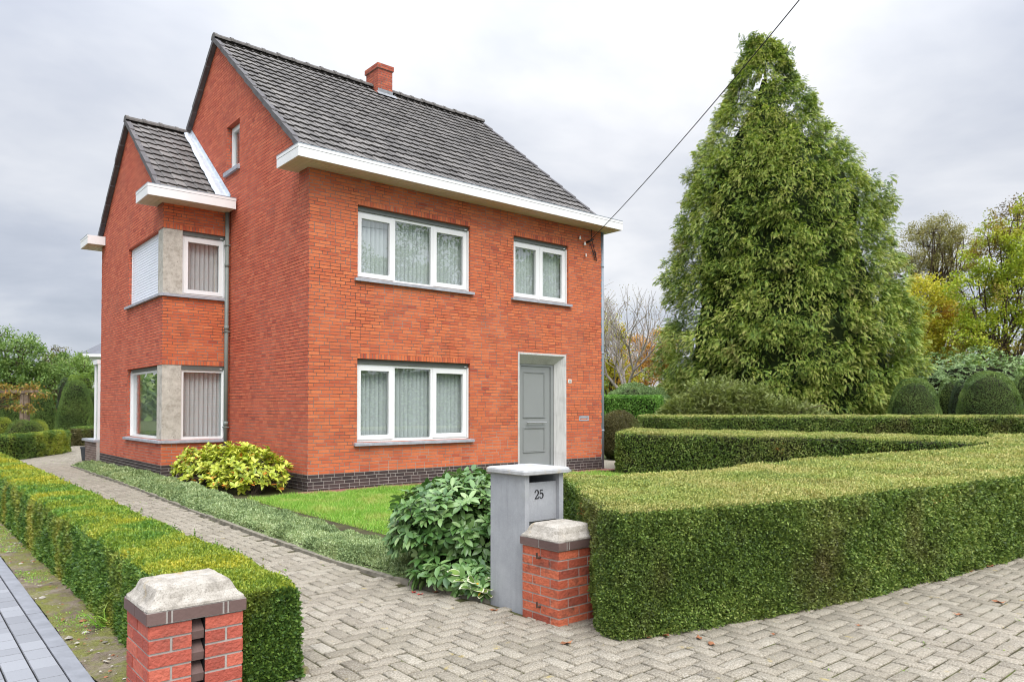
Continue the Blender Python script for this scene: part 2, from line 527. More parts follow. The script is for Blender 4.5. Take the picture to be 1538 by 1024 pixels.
M['brownbush'] = leaf_mat('brownish_bush_leaf', G_((.07, .062, .026), (.12, .11, .04), (.18, .175, .06), (.30, .26, .13)), G_((.07, .10, .02), (.10, .14, .03), (.15, .19, .04), (.22, .24, .08)), 1.1, .5, .65)
M['greentree'] = leaf_mat('green_tree_leaf', G_((.07, .14, .034), (.13, .23, .052), (.21, .33, .078), (.33, .43, .14)), trans=.3, hue_noise=.25)
M['lighttree'] = leaf_mat('fresh_tree_leaf', G_((.09, .17, .03), (.15, .26, .045), (.22, .34, .07), (.30, .40, .12)), trans=.35)
M['olive'] = leaf_mat('olive_tree_leaf', G_((.17, .17, .06), (.25, .25, .08), (.33, .31, .10), (.42, .35, .13)), trans=.3)
M['yellowtree'] = leaf_mat('yellow_tree_leaf', G_((.28, .32, .04), (.48, .48, .05), (.66, .60, .06), (.74, .60, .08)), G_((.30, .16, .03), (.42, .24, .03), (.50, .30, .04), (.45, .40, .05)), .5, .52, .62, trans=.4, hue_noise=.05)
M['limetree'] = leaf_mat('yellow_green_tree_leaf', G_((.18, .28, .03), (.33, .43, .04), (.48, .55, .055), (.60, .57, .08)), G_((.16, .13, .03), (.24, .17, .04), (.34, .24, .05), (.42, .36, .06)), .35, .50, .60, trans=.4, hue_noise=.05)
M['orangetree'] = leaf_mat('orange_tree_leaf', G_((.34, .15, .045), (.50, .25, .06), (.62, .36, .08), (.66, .46, .12)), trans=.4, hue_noise=.05)
M['acer'] = leaf_mat('autumn_acer_leaf', G_((.16, .19, .035), (.28, .27, .05), (.36, .22, .05), (.42, .13, .05)), trans=.35, hue_noise=.05)
M['rhodobank'] = leaf_mat('pale_rhododendron_leaf', G_((.09, .16, .055), (.16, .26, .085), (.25, .37, .14), (.36, .47, .22)), hue_noise=.15)
M['bare_red'] = leaf_mat('russet_leaf', [(0, (.10, .05, .035)), (.33, (.15, .09, .05)), (.66, (.16, .15, .06)), (1, (.25, .14, .06))], trans=.3)
M['deadleaf'] = plain('dry_leaf', (.27, .115, .055), .7, .2, .4, 20)
M['pinkleaf'] = plain('red_dry_leaf', (.45, .06, .05), .6, .2, .3, 20)

# ------------------------------------------------------------------ instanced little shapes
T_DIAMOND = (np.array([(0, 0, 0), (.5, .5, .06), (1, 0, 0), (.5, -.5, .06)]), np.array([(0, 1, 2, 3)]))
T_FOLD = (np.array([(0, 0, 0), (.45, .5, .09), (1, 0, -.04), (.45, -.5, .09), (.5, 0, 0)]), np.array([(0, 4, 2, 1), (0, 3, 2, 4)]))
T_LEAF = (np.array([(0, 0, 0), (.3, .0, .0), (.68, 0, .0), (1, 0, -.09), (.26, .40, .07), (.66, .40, .05), (.26, -.40, .07), (.66, -.40, .05), (.86, .2, -.02), (.86, -.2, -.02)]),
          np.array([(0, 1, 4, 4), (1, 2, 5, 4), (2, 3, 8, 5), (0, 6, 1, 1), (1, 6, 7, 2), (2, 7, 9, 3)]))


def norm(a): return a / (np.linalg.norm(a, axis=-1, keepdims=True) + 1e-9)


def spread(n, s=1.0): return RNG.normal(0, s, (n, 3))


def inst(T, P, D, N, Ln, W=None, rnd=None, fr=None):
    """copies of a little template at P, along D, facing N -> V, quads, per-face rnd"""
    V0, F0 = T
    n = len(P); k = len(V0)
    if W is None: W = Ln
    Ln = np.broadcast_to(np.asarray(Ln, float), (n,)); W = np.broadcast_to(np.asarray(W, float), (n,))
    D = norm(D); Sx = norm(np.cross(N, D)); Nn = np.cross(D, Sx)
    V = (P[:, None, :] + D[:, None, :] * (V0[None, :, 0, None] * Ln[:, None, None]) + Sx[:, None, :] * (V0[None, :, 1, None] * W[:, None, None])
         + Nn[:, None, :] * (V0[None, :, 2, None] * Ln[:, None, None])).reshape(-1, 3)
    F = (F0[None] + (np.arange(n) * k)[:, None, None]).reshape(-1, F0.shape[1])
    if rnd is None: rnd = RNG.random(n)
    R = np.repeat(rnd, len(F0))
    if fr is not None: R = np.clip(R + np.tile(fr, n), 0, 1)
    return V, F, R


def fixtri(F):
    """split degenerate quads into triangles"""
    t = F[:, 2] == F[:, 3]
    return t


class LM:
    """collects instanced leaves into one mesh"""
    def __init__(s): s.V = []; s.Q = []; s.T = []; s.RQ = []; s.RT = []; s.n = 0

    def add(s, V, F, R):
        t = F[:, 2] == F[:, 3] if F.shape[1] == 4 else np.zeros(len(F), bool)
        s.V.append(V)
        if F.shape[1] == 4:
            s.Q.append(F[~t] + s.n); s.RQ.append(R[~t])
            if t.any(): s.T.append(F[t][:, :3] + s.n); s.RT.append(R[t])
        else:
            s.T.append(F + s.n); s.RT.append(R)
        s.n += len(V)
        return s

    def build(s, name, mat, parent=None):
        V = np.concatenate(s.V); F = []; R = []
        if s.Q: F.append(np.concatenate(s.Q)); R.append(np.concatenate(s.RQ))
        if s.T: F.append(np.concatenate(s.T)); R.append(np.concatenate(s.RT))
        return np_mesh(name, V, F, mat, parent, np.concatenate(R))


_ws = [(RNG.normal(size=3), RNG.random() * 6.28) for _ in range(24)]


def vn(P, sc, k=0):
    """smooth pseudo-noise in about -1..1"""
    r = 0
    for d, ph in _ws[k * 6:k * 6 + 6]:
        r = r + np.sin(P @ (d * sc) + ph)
    return r / 3.2


def sample(V, T, n, w=None):
    a, b, c = V[T[:, 0]], V[T[:, 1]], V[T[:, 2]]
    cr = np.cross(b - a, c - a); ar = np.linalg.norm(cr, axis=1) * .5
    p = ar if w is None else ar * w((a + b + c) / 3)
    p = p / p.sum()
    i = RNG.choice(len(T), n, p=p)
    r1, r2 = np.sqrt(RNG.random(n)), RNG.random(n)
    P = a[i] * (1 - r1)[:, None] + b[i] * (r1 * (1 - r2))[:, None] + c[i] * (r1 * r2)[:, None]
    return P, norm(cr)[i]


def area(V, T): return (np.linalg.norm(np.cross(V[T[:, 1]] - V[T[:, 0]], V[T[:, 2]] - V[T[:, 0]]), axis=1) * .5).sum()


def resample(P, step):
    P = np.array(P, float); d = np.r_[0, np.cumsum(np.linalg.norm(np.diff(P, axis=0), axis=1))]
    n = max(2, int(round(d[-1] / step)) + 1); t = np.linspace(0, d[-1], n)
    return np.stack([np.interp(t, d, P[:, k]) for k in range(P.shape[1])], 1)


def hedge_hull(A, B, z0=0.0, inset=0.0, rnd_r=.06, n=None, batter=.0):
    """A front edge, B back edge, rows of (x, y, ztop). returns V, T (grid with ends)"""
    n = n or max(len(resample(A, .25)), 8)
    A = np.array(A, float); B = np.array(B, float)
    def rs(P):
        d = np.r_[0, np.cumsum(np.linalg.norm(np.diff(P[:, :2], axis=0), axis=1))]
        t = np.linspace(0, d[-1], n); return np.stack([np.interp(t, d, P[:, k]) for k in range(3)], 1)
    A, B = rs(A), rs(B)
    if inset:
        for Q in (A, B):
            for e, e2 in ((0, 1), (-1, -2)):
                dd_ = Q[e2, :2] - Q[e, :2]; Q[e, :2] += dd_ / (np.linalg.norm(dd_) + 1e-9) * min(inset * 1.5, np.linalg.norm(dd_) * .9)
    rings = []
    ii = list(range(n))
    for i in ii:
        a, b = A[i].copy(), B[i].copy()
        w = b[:2] - a[:2]; wl = np.linalg.norm(w); w = w / wl
        a[:2] += w * inset; b[:2] -= w * inset; wl -= 2 * inset
        za, zb = a[2] - inset, b[2] - inset
        r = rnd_r
        prof = []
        for q in range(4): prof.append((a[:2] + w * batter * q / 3, z0 + (za - r - z0) * q / 3))
        for q in (1, 2, 3):
            th = math.pi / 2 * q / 3
            prof.append((a[:2] + w * (batter + r * (1 - cos(th))), za - r + r * sin(th)))
        m = max(2, int(wl / .3))
        for q in range(1, m):
            prof.append((a[:2] + w * (r + (wl - 2 * r) * q / m), za + (zb - za) * q / m))
        for q in (3, 2, 1):
            th = math.pi / 2 * q / 3
            prof.append((b[:2] - w * (batter + r * (1 - cos(th))), zb - r + r * sin(th)))
        for q in range(3, -1, -1): prof.append((b[:2] - w * batter * q / 3, z0 + (zb - r - z0) * q / 3))
        rings.append(prof)
    m = min(len(r) for r in rings)
    # equalise ring lengths by resampling
    RR = []
    for r in rings:
        P = np.array([(p[0][0], p[0][1], p[1]) for p in r])
        if len(P) != m:
            idx = np.r_[0:7, np.round(np.linspace(7, len(P) - 8, m - 14)).astype(int), len(P) - 7:len(P)]
            P = P[idx]
        RR.append(P)
    V = np.concatenate(RR); T = []
    for i in range(n - 1):
        for q in range(m - 1):
            a, b, c, d = i * m + q, (i + 1) * m + q, (i + 1) * m + q + 1, i * m + q + 1
            T += [(a, b, c), (a, c, d)]
    T = np.array(T); cr = np.cross(V[T[:, 1]] - V[T[:, 0]], V[T[:, 2]] - V[T[:, 0]])
    if cr[:, 2].sum() < 0: T = T[:, ::-1]
    T = [tuple(q) for q in T]
    for e, e2 in ((0, 1), (n - 1, n - 2)):
        P = RR[e]; c = len(V); dirn = P.mean(0) - RR[e2].mean(0)
        nrm_ = np.cross(P[1] - P[0], P.mean(0) - P[0]); s = np.dot(nrm_, dirn)
        cen = P.mean(0)
        V = np.vstack([V, cen])
        for q in range(m - 1):
            T.append((e * m + q, e * m + q + 1, c) if s > 0 else (e * m + q + 1, e * m + q, c))
        T.append((e * m + m - 1, e * m, c) if s > 0 else (e * m, e * m + m - 1, c))
    return V, np.array(T)


CAM = np.array([0, 0, 1.55])


def clip_leaves(lm, P, N, D, ln, wd, tmpl=T_DIAMOND, rnd=None, nrm=None):
    n = len(P)
    Nn = norm(N + spread(n, .55)) if nrm is None else nrm
    return lm.add(*inst(tmpl, P, D, Nn, ln, wd, rnd))


def clipped(name, V, T, dens, ln, mats, parent, lump=.02, lsc=7.0, depth=.045, dmin=0.25, up=.35, cull=None, far=6.0, rpow=1.0, zcut=.0, rough=1.0):
    """a clipped hedge surface: leaves over the hull. mats = (side, top)"""
    def w(c):
        d = np.linalg.norm(c - CAM, axis=1)
        q = np.clip((far / np.maximum(d, far)) ** 2, dmin, 1)
        return q
    n = int(dens * area(V, T))
    P, N = sample(V, T, n, w)
    if cull is not None:
        k = cull(P, N); P, N = P[k], N[k]
    n = len(P)
    d = np.linalg.norm(P - CAM, axis=1)
    sc = np.clip((d / far) ** .85, 1, 3.2)
    off = lump * (vn(P, lsc) + .6 * vn(P, lsc * 2.7, 1)) - depth * sc ** .5 * RNG.random(n) ** 1.6 + np.where(RNG.random(n) < .04, .018 * RNG.random(n), 0)
    P = P + N * off[:, None]
    P[:, 2] = np.maximum(P[:, 2], .005)
    D = norm(N * .55 + spread(n, .55) * rough + np.array([0, 0, up]))
    r = np.clip(RNG.random(n) ** rpow * .85 + .15 * vn(P, 5, 2), 0, 1)
    l = ln * sc * RNG.uniform(.7, 1.3, n)
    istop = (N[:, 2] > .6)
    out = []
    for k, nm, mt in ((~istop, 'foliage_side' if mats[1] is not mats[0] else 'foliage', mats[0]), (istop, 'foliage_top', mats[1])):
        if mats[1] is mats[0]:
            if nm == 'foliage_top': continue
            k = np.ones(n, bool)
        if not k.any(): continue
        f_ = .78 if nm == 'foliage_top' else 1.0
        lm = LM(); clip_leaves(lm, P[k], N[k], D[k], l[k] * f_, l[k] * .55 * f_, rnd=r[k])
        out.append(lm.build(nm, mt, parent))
    return out


def hull_mesh(name, V, T, mat, parent): return np_mesh(name, V, T, mat, parent)  # dark solid fill under the leaves, its shade painted in


def pyr(p): return np.array([p[0], p[1], 0.0])


# ================================================================== THE HOUSE
SL = .803                                     # roof slope
BH = .065


def minus(r, o):
    x0, x1, z0, z1 = r; a, b, c, d = o
    if a >= x1 or b <= x0 or c >= z1 or d <= z0: return [r]
    out = []
    if a > x0: out.append((x0, a, z0, z1))
    if b < x1: out.append((b, x1, z0, z1))
    m0, m1 = max(x0, a), min(x1, b)
    if c > z0: out.append((m0, m1, z0, c))
    if d < z1: out.append((m0, m1, d, z1))
    return out


def clip(poly, planes):
    for nx, nz, c in planes:
        out = []
        for i, p in enumerate(poly):
            q = poly[(i + 1) % len(poly)]
            fp, fq = nx * p[0] + nz * p[1] - c, nx * q[0] + nz * q[1] - c
            if fp <= 0: out.append(p)
            if (fp < 0) != (fq < 0) and fp != fq:
                t = fp / (fp - fq); out.append((p[0] + t * (q[0] - p[0]), p[1] + t * (q[1] - p[1])))
        poly = out
        if len(poly) < 3: return []
    return poly


def emit(mb, fr, poly, m, r, d1=.004, d0=-.004):
    mb.poly([fr.p(x, d1, z) for x, z in poly], m, r)
    for i, p in enumerate(poly):
        q = poly[(i + 1) % len(poly)]
        mb.poly([fr.p(p[0], d0, p[1]), fr.p(q[0], d0, q[1]), fr.p(q[0], d1, q[1]), fr.p(p[0], d1, p[1])], m, r)


def bricks(mb, fr, x0, x1, z0, z1, holes=(), planes=(), m=1, bl=.212, joint=.012, seed=0, bh=BH):
    rr = random.Random(seed)
    k = 0; z = z0
    while z < z1 - .01:
        a = x0 - (bl / 2 if k % 2 else 0)
        if k % 5 == 3: a -= bl / 4
        while a < x1:
            w = bl
            if rr.random() < .10: w = bl / 2
            rects = [(max(a + joint / 2, x0), min(a + w - joint / 2, x1), z + joint * .5, min(z + bh - joint * .5, z1))]
            for h in holes:
                rects = [q for t in rects for q in minus(t, h)]
            col = rr.random()
            if rr.random() < .04: col *= .3
            else: col = .2 + .75 * col
            for q in rects:
                if q[1] - q[0] < .012 or q[3] - q[2] < .012: continue
                pl = clip([(q[0], q[2]), (q[1], q[2]), (q[1], q[3]), (q[0], q[3])], planes) if planes else [(q[0], q[2]), (q[1], q[2]), (q[1], q[3]), (q[0], q[3])]
                if len(pl) > 2: emit(mb, fr, pl, m, col, .004 + rr.uniform(-.001, .001))
            a += w
        z += bh; k += 1


def rowlock(mb, fr, x0, x1, z0, h=.105, m=1, seed=0):
    rr = random.Random(seed); n = int(round((x1 - x0) / .066)); w = (x1 - x0) / n
    for i in range(n):
        emit(mb, fr, [(x0 + i * w + .005, z0 + .004), (x0 + (i + 1) * w - .005, z0 + .004), (x0 + (i + 1) * w - .005, z0 + h - .004), (x0 + i * w + .005, z0 + h - .004)], m, rr.random() * .9, .0045)


def skin(mb, fr, x0, x1, z0, z1, holes, planes=(), m=0):
    """the mortar sheet behind the bricks, with its openings"""
    xs = sorted({x0, x1, *[q for h in holes for q in h[:2] if x0 < q < x1]})
    zs = sorted({z0, z1, *[q for h in holes for q in h[2:] if z0 < q < z1]})
    for i in range(len(xs) - 1):
        for j in range(len(zs) - 1):
            cx, cz = (xs[i] + xs[i + 1]) / 2, (zs[j] + zs[j + 1]) / 2
            if any(h[0] < cx < h[1] and h[2] < cz < h[3] for h in holes): continue
            pl = clip([(xs[i], zs[j]), (xs[i + 1], zs[j]), (xs[i + 1], zs[j + 1]), (xs[i], zs[j + 1])], planes)
            if len(pl) > 2: mb.poly([fr.p(x, 0, z) for x, z in pl], m)


def reveal(mb, fr, x0, x1, z0, z1, dep=.16, sides='LRT', m=0, bm=1, seed=5):
    """brick returns of an opening"""
    if 'L' in sides:
        f = Fr(fr.p(x0, 0, 0), -fr.N, fr.X); mb.poly([f.p(0, 0, z0), f.p(dep, 0, z0), f.p(dep, 0, z1), f.p(0, 0, z1)], m)
        bricks(mb, f, 0, dep, z0, z1, m=bm, seed=seed, bl=.11)
    if 'R' in sides:
        f = Fr(fr.p(x1, 0, 0), -fr.N, -fr.X); mb.poly([f.p(0, 0, z0), f.p(dep, 0, z0), f.p(dep, 0, z1), f.p(0, 0, z1)], m)
        bricks(mb, f, 0, dep, z0, z1, m=bm, seed=seed + 1, bl=.11)
    if 'T' in sides:
        mb.poly([fr.p(x0, 0, z1), fr.p(x1, 0, z1), fr.p(x1, -dep, z1), fr.p(x0, -dep, z1)], bm, .2)
    mb.poly([fr.p(x0, 0, z0), fr.p(x1, 0, z0), fr.p(x1, -dep, z0), fr.p(x0, -dep, z0)], m)


house = thing('brick_house', 'two-storey red brick house with dark tiled gable roof and grey front door', 'house', hw(0, 0))
PZ = .312
A1, A2 = .998, 3.717
B1, B2 = 4.948, 6.696
openF = [(A1, A2, 4.06, 5.472), (B1, B2, 4.06, 5.472), (A1, A2, .883, 2.495), (5.074, 6.607, 0, 2.82)]
gwin = (3.575, 4.40, 6.95, 8.0)
zw = lambda v: 6.23 + SL * v
gplanes = [(-SL, 1, 6.23), (SL, 1, 6.23 + SL * 10.1)]          # under both roof slopes
wplanes = [(-SL, 1, 5.93 + .26 - SL * WV1), (SL, 1, 5.93 + .26 + SL * 10.1)]

# main walls ------------------------------------------------------
w = MB()
rl = [(a - .0, b + .0, d, d + .105) for a, b, c, d in openF[:3]]
skin(w, FRONT, 0, L, PZ, 6.02, openF)
bricks(w, FRONT, 0, L, PZ, 6.02, openF + rl, seed=1)
for k, h in enumerate(openF[:3]):
    rowlock(w, FRONT, h[0], h[1], h[3], seed=20 + k); reveal(w, FRONT, *h, seed=30 + k)
skin(w, GABLE, 0, 10.1, PZ, 10.4, [gwin], gplanes)
bricks(w, GABLE, 0, 10.1, PZ, 10.4, [gwin], gplanes, seed=2, m=2)
reveal(w, GABLE, *gwin, bm=2, seed=40, dep=.2)
# far gable and rear wall
f = Fr(hw(L, 0), HV, HU)
skin(w, f, 0, 10.1, 0, 10.4, [], gplanes, m=0)
f = Fr(hw(0, 10.1), HU, HV)
skin(w, f, -WL, L, 0, 6.02, [], m=0)
house_wall = w.build('wall', [M['mortar'], M['brick'], M['brick_gable']], house)

w = MB()
WOP = [(WV1, 7.11, 4.02, 5.424), (WV1, 7.13, .855, 2.477)]
FOP = [(-WL, -.085, 4.02, 5.424), (-WL, -.085, .855, 2.477)]
wl = [(WV1, 7.15, q[3], q[3] + .0) for q in WOP]
skin(w, WGABLE, WV1, 10.1, PZ, 8.8, WOP, wplanes)
bricks(w, WGABLE, WV1, 10.1, PZ, 8.8, WOP, wplanes, seed=3, m=2)
skin(w, WFRONT, -WL, 0, PZ, 6.0, FOP)
bricks(w, WFRONT, -WL, 0, PZ, 6.0, FOP + [(q[0], q[1], q[3], q[3] + .105) for q in FOP], seed=4)
for k in (0, 1):
    rowlock(w, WFRONT, FOP[k][0], FOP[k][1], FOP[k][3], seed=50 + k)
    reveal(w, WGABLE, *WOP[k], sides='RT', bm=2, seed=60 + k)
    reveal(w, WFRONT, *FOP[k], sides='RT', seed=64 + k)
w.build('wing_wall', [M['mortar'], M['brick'], M['brick_gable']], house)

w = MB()
skin(w, FRONT, 0, L, -.1, PZ, openF)
bricks(w, FRONT, 0, L, -.013, PZ, [openF[3]], seed=5)
skin(w, GABLE, 0, WV1, -.1, PZ, []); bricks(w, GABLE, 0, WV1, -.013, PZ, seed=6)
skin(w, WGABLE, WV1, 10.1, -.1, PZ, []); bricks(w, WGABLE, WV1, 10.1, -.013, PZ, seed=7)
skin(w, WFRONT, -WL, 0, -.1, PZ, []); bricks(w, WFRONT, -WL, 0, -.013, PZ, seed=8)
w.build('plinth', [M['pmortar'], M['plinth']], house)

# roofs -----------------------------------------------------------


def tiles(mb, o, X, up, Nn, width, length, tw=.208, g=.311, m=0, seed=0, hole=None):
    rr = random.Random(seed)
    nx = int(round(width / tw)); tw = width / nx
    ny = int(math.ceil(length / g))
    xs = [0, .10, .26, .5, .78, 1.0]; hs = [.010, .021, .017, .010, .004, .0]
    for j in range(ny):
        s0 = j * g; s1 = min(s0 + g + .03, length)
        for i in range(nx):
            x0 = i * tw
            if hole and hole(x0 + tw / 2, s0 + g / 2): continue
            jt = rr.uniform(-.004, .004); dz = rr.uniform(-.004, .005); dz2 = rr.uniform(-.003, .004)
            c = rr.random()
            lo, hi, lip = [], [], []
            for x, h in zip(xs, hs):
                e = .0
                lo.append(o + X * (x0 + x * tw) + up * (s0 - .012 + jt - e) + Nn * (h + .056 + dz))
                hi.append(o + X * (x0 + x * tw) + up * s1 + Nn * (h + .016 + dz2))
                lip.append(o + X * (x0 + x * tw) + up * (s0 + .035 + jt - e) + Nn * (h * .6 + .002 + dz))
            for q in range(5):
                mb.poly([lo[q], lo[q + 1], hi[q + 1], hi[q]], m, c)
                mb.poly([lip[q], lip[q + 1], lo[q + 1], lo[q]], m, c)
            mb.poly([lip[0], lo[0], hi[0]], m, c)
            mb.poly([lip[5], lo[5], hi[5]], m, c)


def slopevec(sgn):
    u = HV * sgn + ZA * SL
    u = u / np.linalg.norm(u)
    n = ZA * 1.0 - HV * sgn * SL
    return u, n / np.linalg.norm(n)


r = MB()
UP, NUP = slopevec(1); UD, NDN = slopevec(-1)
RL = math.hypot(1, SL)
E0 = hw(-.07, -.16, 6.27 - .16 * SL - .05)
slen = (5.05 + .16) * RL
chx = (4.13 + .07 - .02, 4.58 + .07 + .02)
tiles(r, E0, HU, UP, NUP, L + .14, slen, seed=1)
tiles(r, hw(-.07, 10.26, 6.27 - .16 * SL - .05), HU, UD, NDN, L + .14, slen, seed=2)
# decking under the tiles
r.poly([E0, hw(L + .07, -.16, 6.27 - .16 * SL - .05), hw(L + .07, 5.05, 6.22 + 5.05 * SL), hw(-.07, 5.05, 6.22 + 5.05 * SL)], 0, .1)
r.poly([hw(-.07, 10.26, 6.09), hw(L + .07, 10.26, 6.09), hw(L + .07, 5.05, 6.22 + 5.05 * SL), hw(-.07, 5.05, 6.22 + 5.05 * SL)], 0, .1)
roof = r.build('roof', [M['roof']], house)


def verge(mb, u0, u1, va, za, vb, n, m=0, drop=.125):
    """stepped verge tiles along a slope from (va,za) to vb"""
    for i in range(n):
        a = va + (vb - va) * i / n; b = va + (vb - va) * (i + 1) / n
        sg = 1 if vb > va else -1
        z0 = za + abs(a - va) * SL; z1 = za + abs(b - va) * SL
        h = .055; j = random.uniform(0, .012)
        pts = []
        for u in (u0 - j, u1):
            pts.append([hw(u, a - sg * .01, z0 + h - drop), hw(u, b, z1 + h - drop - .02), hw(u, b, z1 + h - .012), hw(u, a - sg * .01, z0 + h + .012)])
        p, q = pts
        mb.poly(p, m); mb.poly(q, m)
        for k in range(4):
            mb.poly([p[k], p[(k + 1) % 4], q[(k + 1) % 4], q[k]], m)


def ridge(mb, u0, u1, v, z, n, m=0, seed=0):
    rr = random.Random(seed); stp = (u1 - u0) / n
    for i in range(n):
        a = u0 + i * stp; segs = [(0, .128), (.07, .128), (.072, .112), (stp, .110)]
        dz = rr.uniform(-.006, .008); R = []
        for s_, rad_ in segs:
            row = []
            for q in range(9):
                t = math.pi * (q / 8) * 1.06 - .09
                row.append(hw(a + s_, v + rad_ * cos(t) * 1.15, z + rad_ * sin(t) * .95 + dz))
            R.append(row)
        c = rr.random()
        for k in range(3):
            for q in range(8): mb.poly([R[k][q], R[k][q + 1], R[k + 1][q + 1], R[k + 1][q]], m, c)
        mb.poly(R[0], m, c); mb.poly(R[-1], m, c)


for a_, b_ in ((-.115, -.012), (L + .012, L + .115)):
    for v_ in (0.0, 10.1):
        r = MB(); verge(r, a_, b_, v_, 6.25, 5.05, 10); r.build('verge', [M['verge']], roof)
for a_, b_, n_ in ((-.12, 4.12, 11), (4.59, L + .12, 9)):
    r = MB(); ridge(r, a_, b_, 5.05, 6.26 + 5.05 * SL, n_, seed=n_); r.build('ridge', [M['ridge']], roof)

WZ = 6.235                                     # wing roof height above its front wall
r = MB()
tiles(r, hw(-WL - .07, WV1 - .16, WZ - .16 * SL - .05), HU, UP, NUP, WL + .07, (7.125 - WV1 + .16) * RL, seed=3)
tiles(r, hw(-WL - .07, 10.26, WZ - .16 * SL - .05), HU, UD, NDN, WL + .07, (7.125 - WV1 + .16) * RL, seed=4)
r.poly([hw(-WL - .07, WV1 - .16, WZ - .18), hw(0, WV1 - .16, WZ - .18), hw(0, 7.125, WZ - .05 + 2.975 * SL), hw(-WL - .07, 7.125, WZ - .05 + 2.975 * SL)], 0, .1)
r.poly([hw(-WL - .07, 10.26, WZ - .18), hw(0, 10.26, WZ - .18), hw(0, 7.125, WZ - .05 + 2.975 * SL), hw(-WL - .07, 7.125, WZ - .05 + 2.975 * SL)], 0, .1)
wroof = r.build('wing_roof', [M['roof']], house)
for v_ in (WV1, 10.1):
    r = MB(); verge(r, -WL - .115, -WL - .012, v_, WZ - .02, 7.125, 6); r.build('verge', [M['verge']], wroof)
r = MB(); ridge(r, -WL - .12, -.0, 7.125, WZ - .01 + 2.975 * SL, 4, seed=3)
r.build('ridge', [M['ridge']], wroof)
# lead flashing on the wing roof, dressed up the gable
r = MB(); ns = 22; rr = random.Random(3); prev = None
for i in range(ns + 1):
    s_ = i / ns; v = WV1 - .06 + (7.1 - WV1) * s_; z = WZ + (v - WV1) * SL
    wd = .30 - .10 * s_ + rr.uniform(-.02, .02)
    row = [hw(-wd, v, z + .055 + rr.uniform(0, .015)), hw(-wd * .62, v, z + .085 + rr.uniform(0, .02)), hw(-wd * .25, v, z + .075 + rr.uniform(0, .02)), hw(-.035, v, z + .09), hw(-.012, v, z + .20)]
    if prev:
        for q in range(4): r.poly([prev[q], prev[q + 1], row[q + 1], row[q]])
    prev = row
r.build('flashing', [M['lead']], wroof)

# chimney ---------------------------------------------------------
c = MB()
cu0, cu1, cv0, cv1, ct = 4.13, 4.575, 4.71, 5.36, 10.89
for fr, x0, x1, sd in ((Fr(hw(0, cv0), HU, -HV), cu0, cu1, 1), (Fr(hw(0, cv1), HU, HV), cu0, cu1, 2), (Fr(hw(cu0, 0), HV, -HU), cv0, cv1, 3), (Fr(hw(cu1, 0), HV, HU), cv0, cv1, 4)):
    skin(c, fr, x0, x1, 9.6, ct, []); bricks(c, fr, x0, x1, 9.62, ct - .13, seed=80 + sd, m=2)
    f2 = Fr(fr.o + fr.N * .03, fr.X, fr.N)
    skin(c, f2, x0 - .03, x1 + .03, ct - .135, ct, []); bricks(c, f2, x0 - .03, x1 + .03, ct - .132, ct, seed=90 + sd, m=2)
c.poly([hw(cu0 - .03, cv0 - .03, ct - .135), hw(cu1 + .03, cv0 - .03, ct - .135), hw(cu1 + .03, cv1 + .03, ct - .135), hw(cu0 - .03, cv1 + .03, ct - .135)], 0)
c.poly([hw(cu0 - .03, cv0 - .03, ct), hw(cu1 + .03, cv0 - .03, ct), hw(cu1 + .03, cv1 + .03, ct), hw(cu0 - .03, cv1 + .03, ct)], 0)
ch = c.build('chimney', [M['mortar'], M['brick'], M['chimney_brick']], roof)
c = MB(); zf = lambda v: 6.31 + v * SL
c.poly([hw(cu0 - .05, cv0 - .13, zf(cv0 - .13) + .01), hw(cu1 + .1, cv0 - .13, zf(cv0 - .13) + .01), hw(cu1 + .1, cv0 + .0, zf(cv0) + .03), hw(cu0 - .05, cv0 + .0, zf(cv0) + .03)])
c.poly([hw(cu0 - .01, cv0 - .012, zf(cv0)), hw(cu1 + .01, cv0 - .012, zf(cv0)), hw(cu1 + .01, cv0 - .012, zf(cv0) + .11), hw(cu0 - .01, cv0 - .012, zf(cv0) + .11)])
c.poly([hw(cu1 + .012, cv0 - .01, zf(cv0)), hw(cu1 + .012, cv1, zf(cv1)), hw(cu1 + .012, cv1, zf(cv1) + .11), hw(cu1 + .012, cv0 - .01, zf(cv0) + .11)])
c.build('flashing', [M['lead_dull']], roof)

# box gutters -----------------------------------------------------


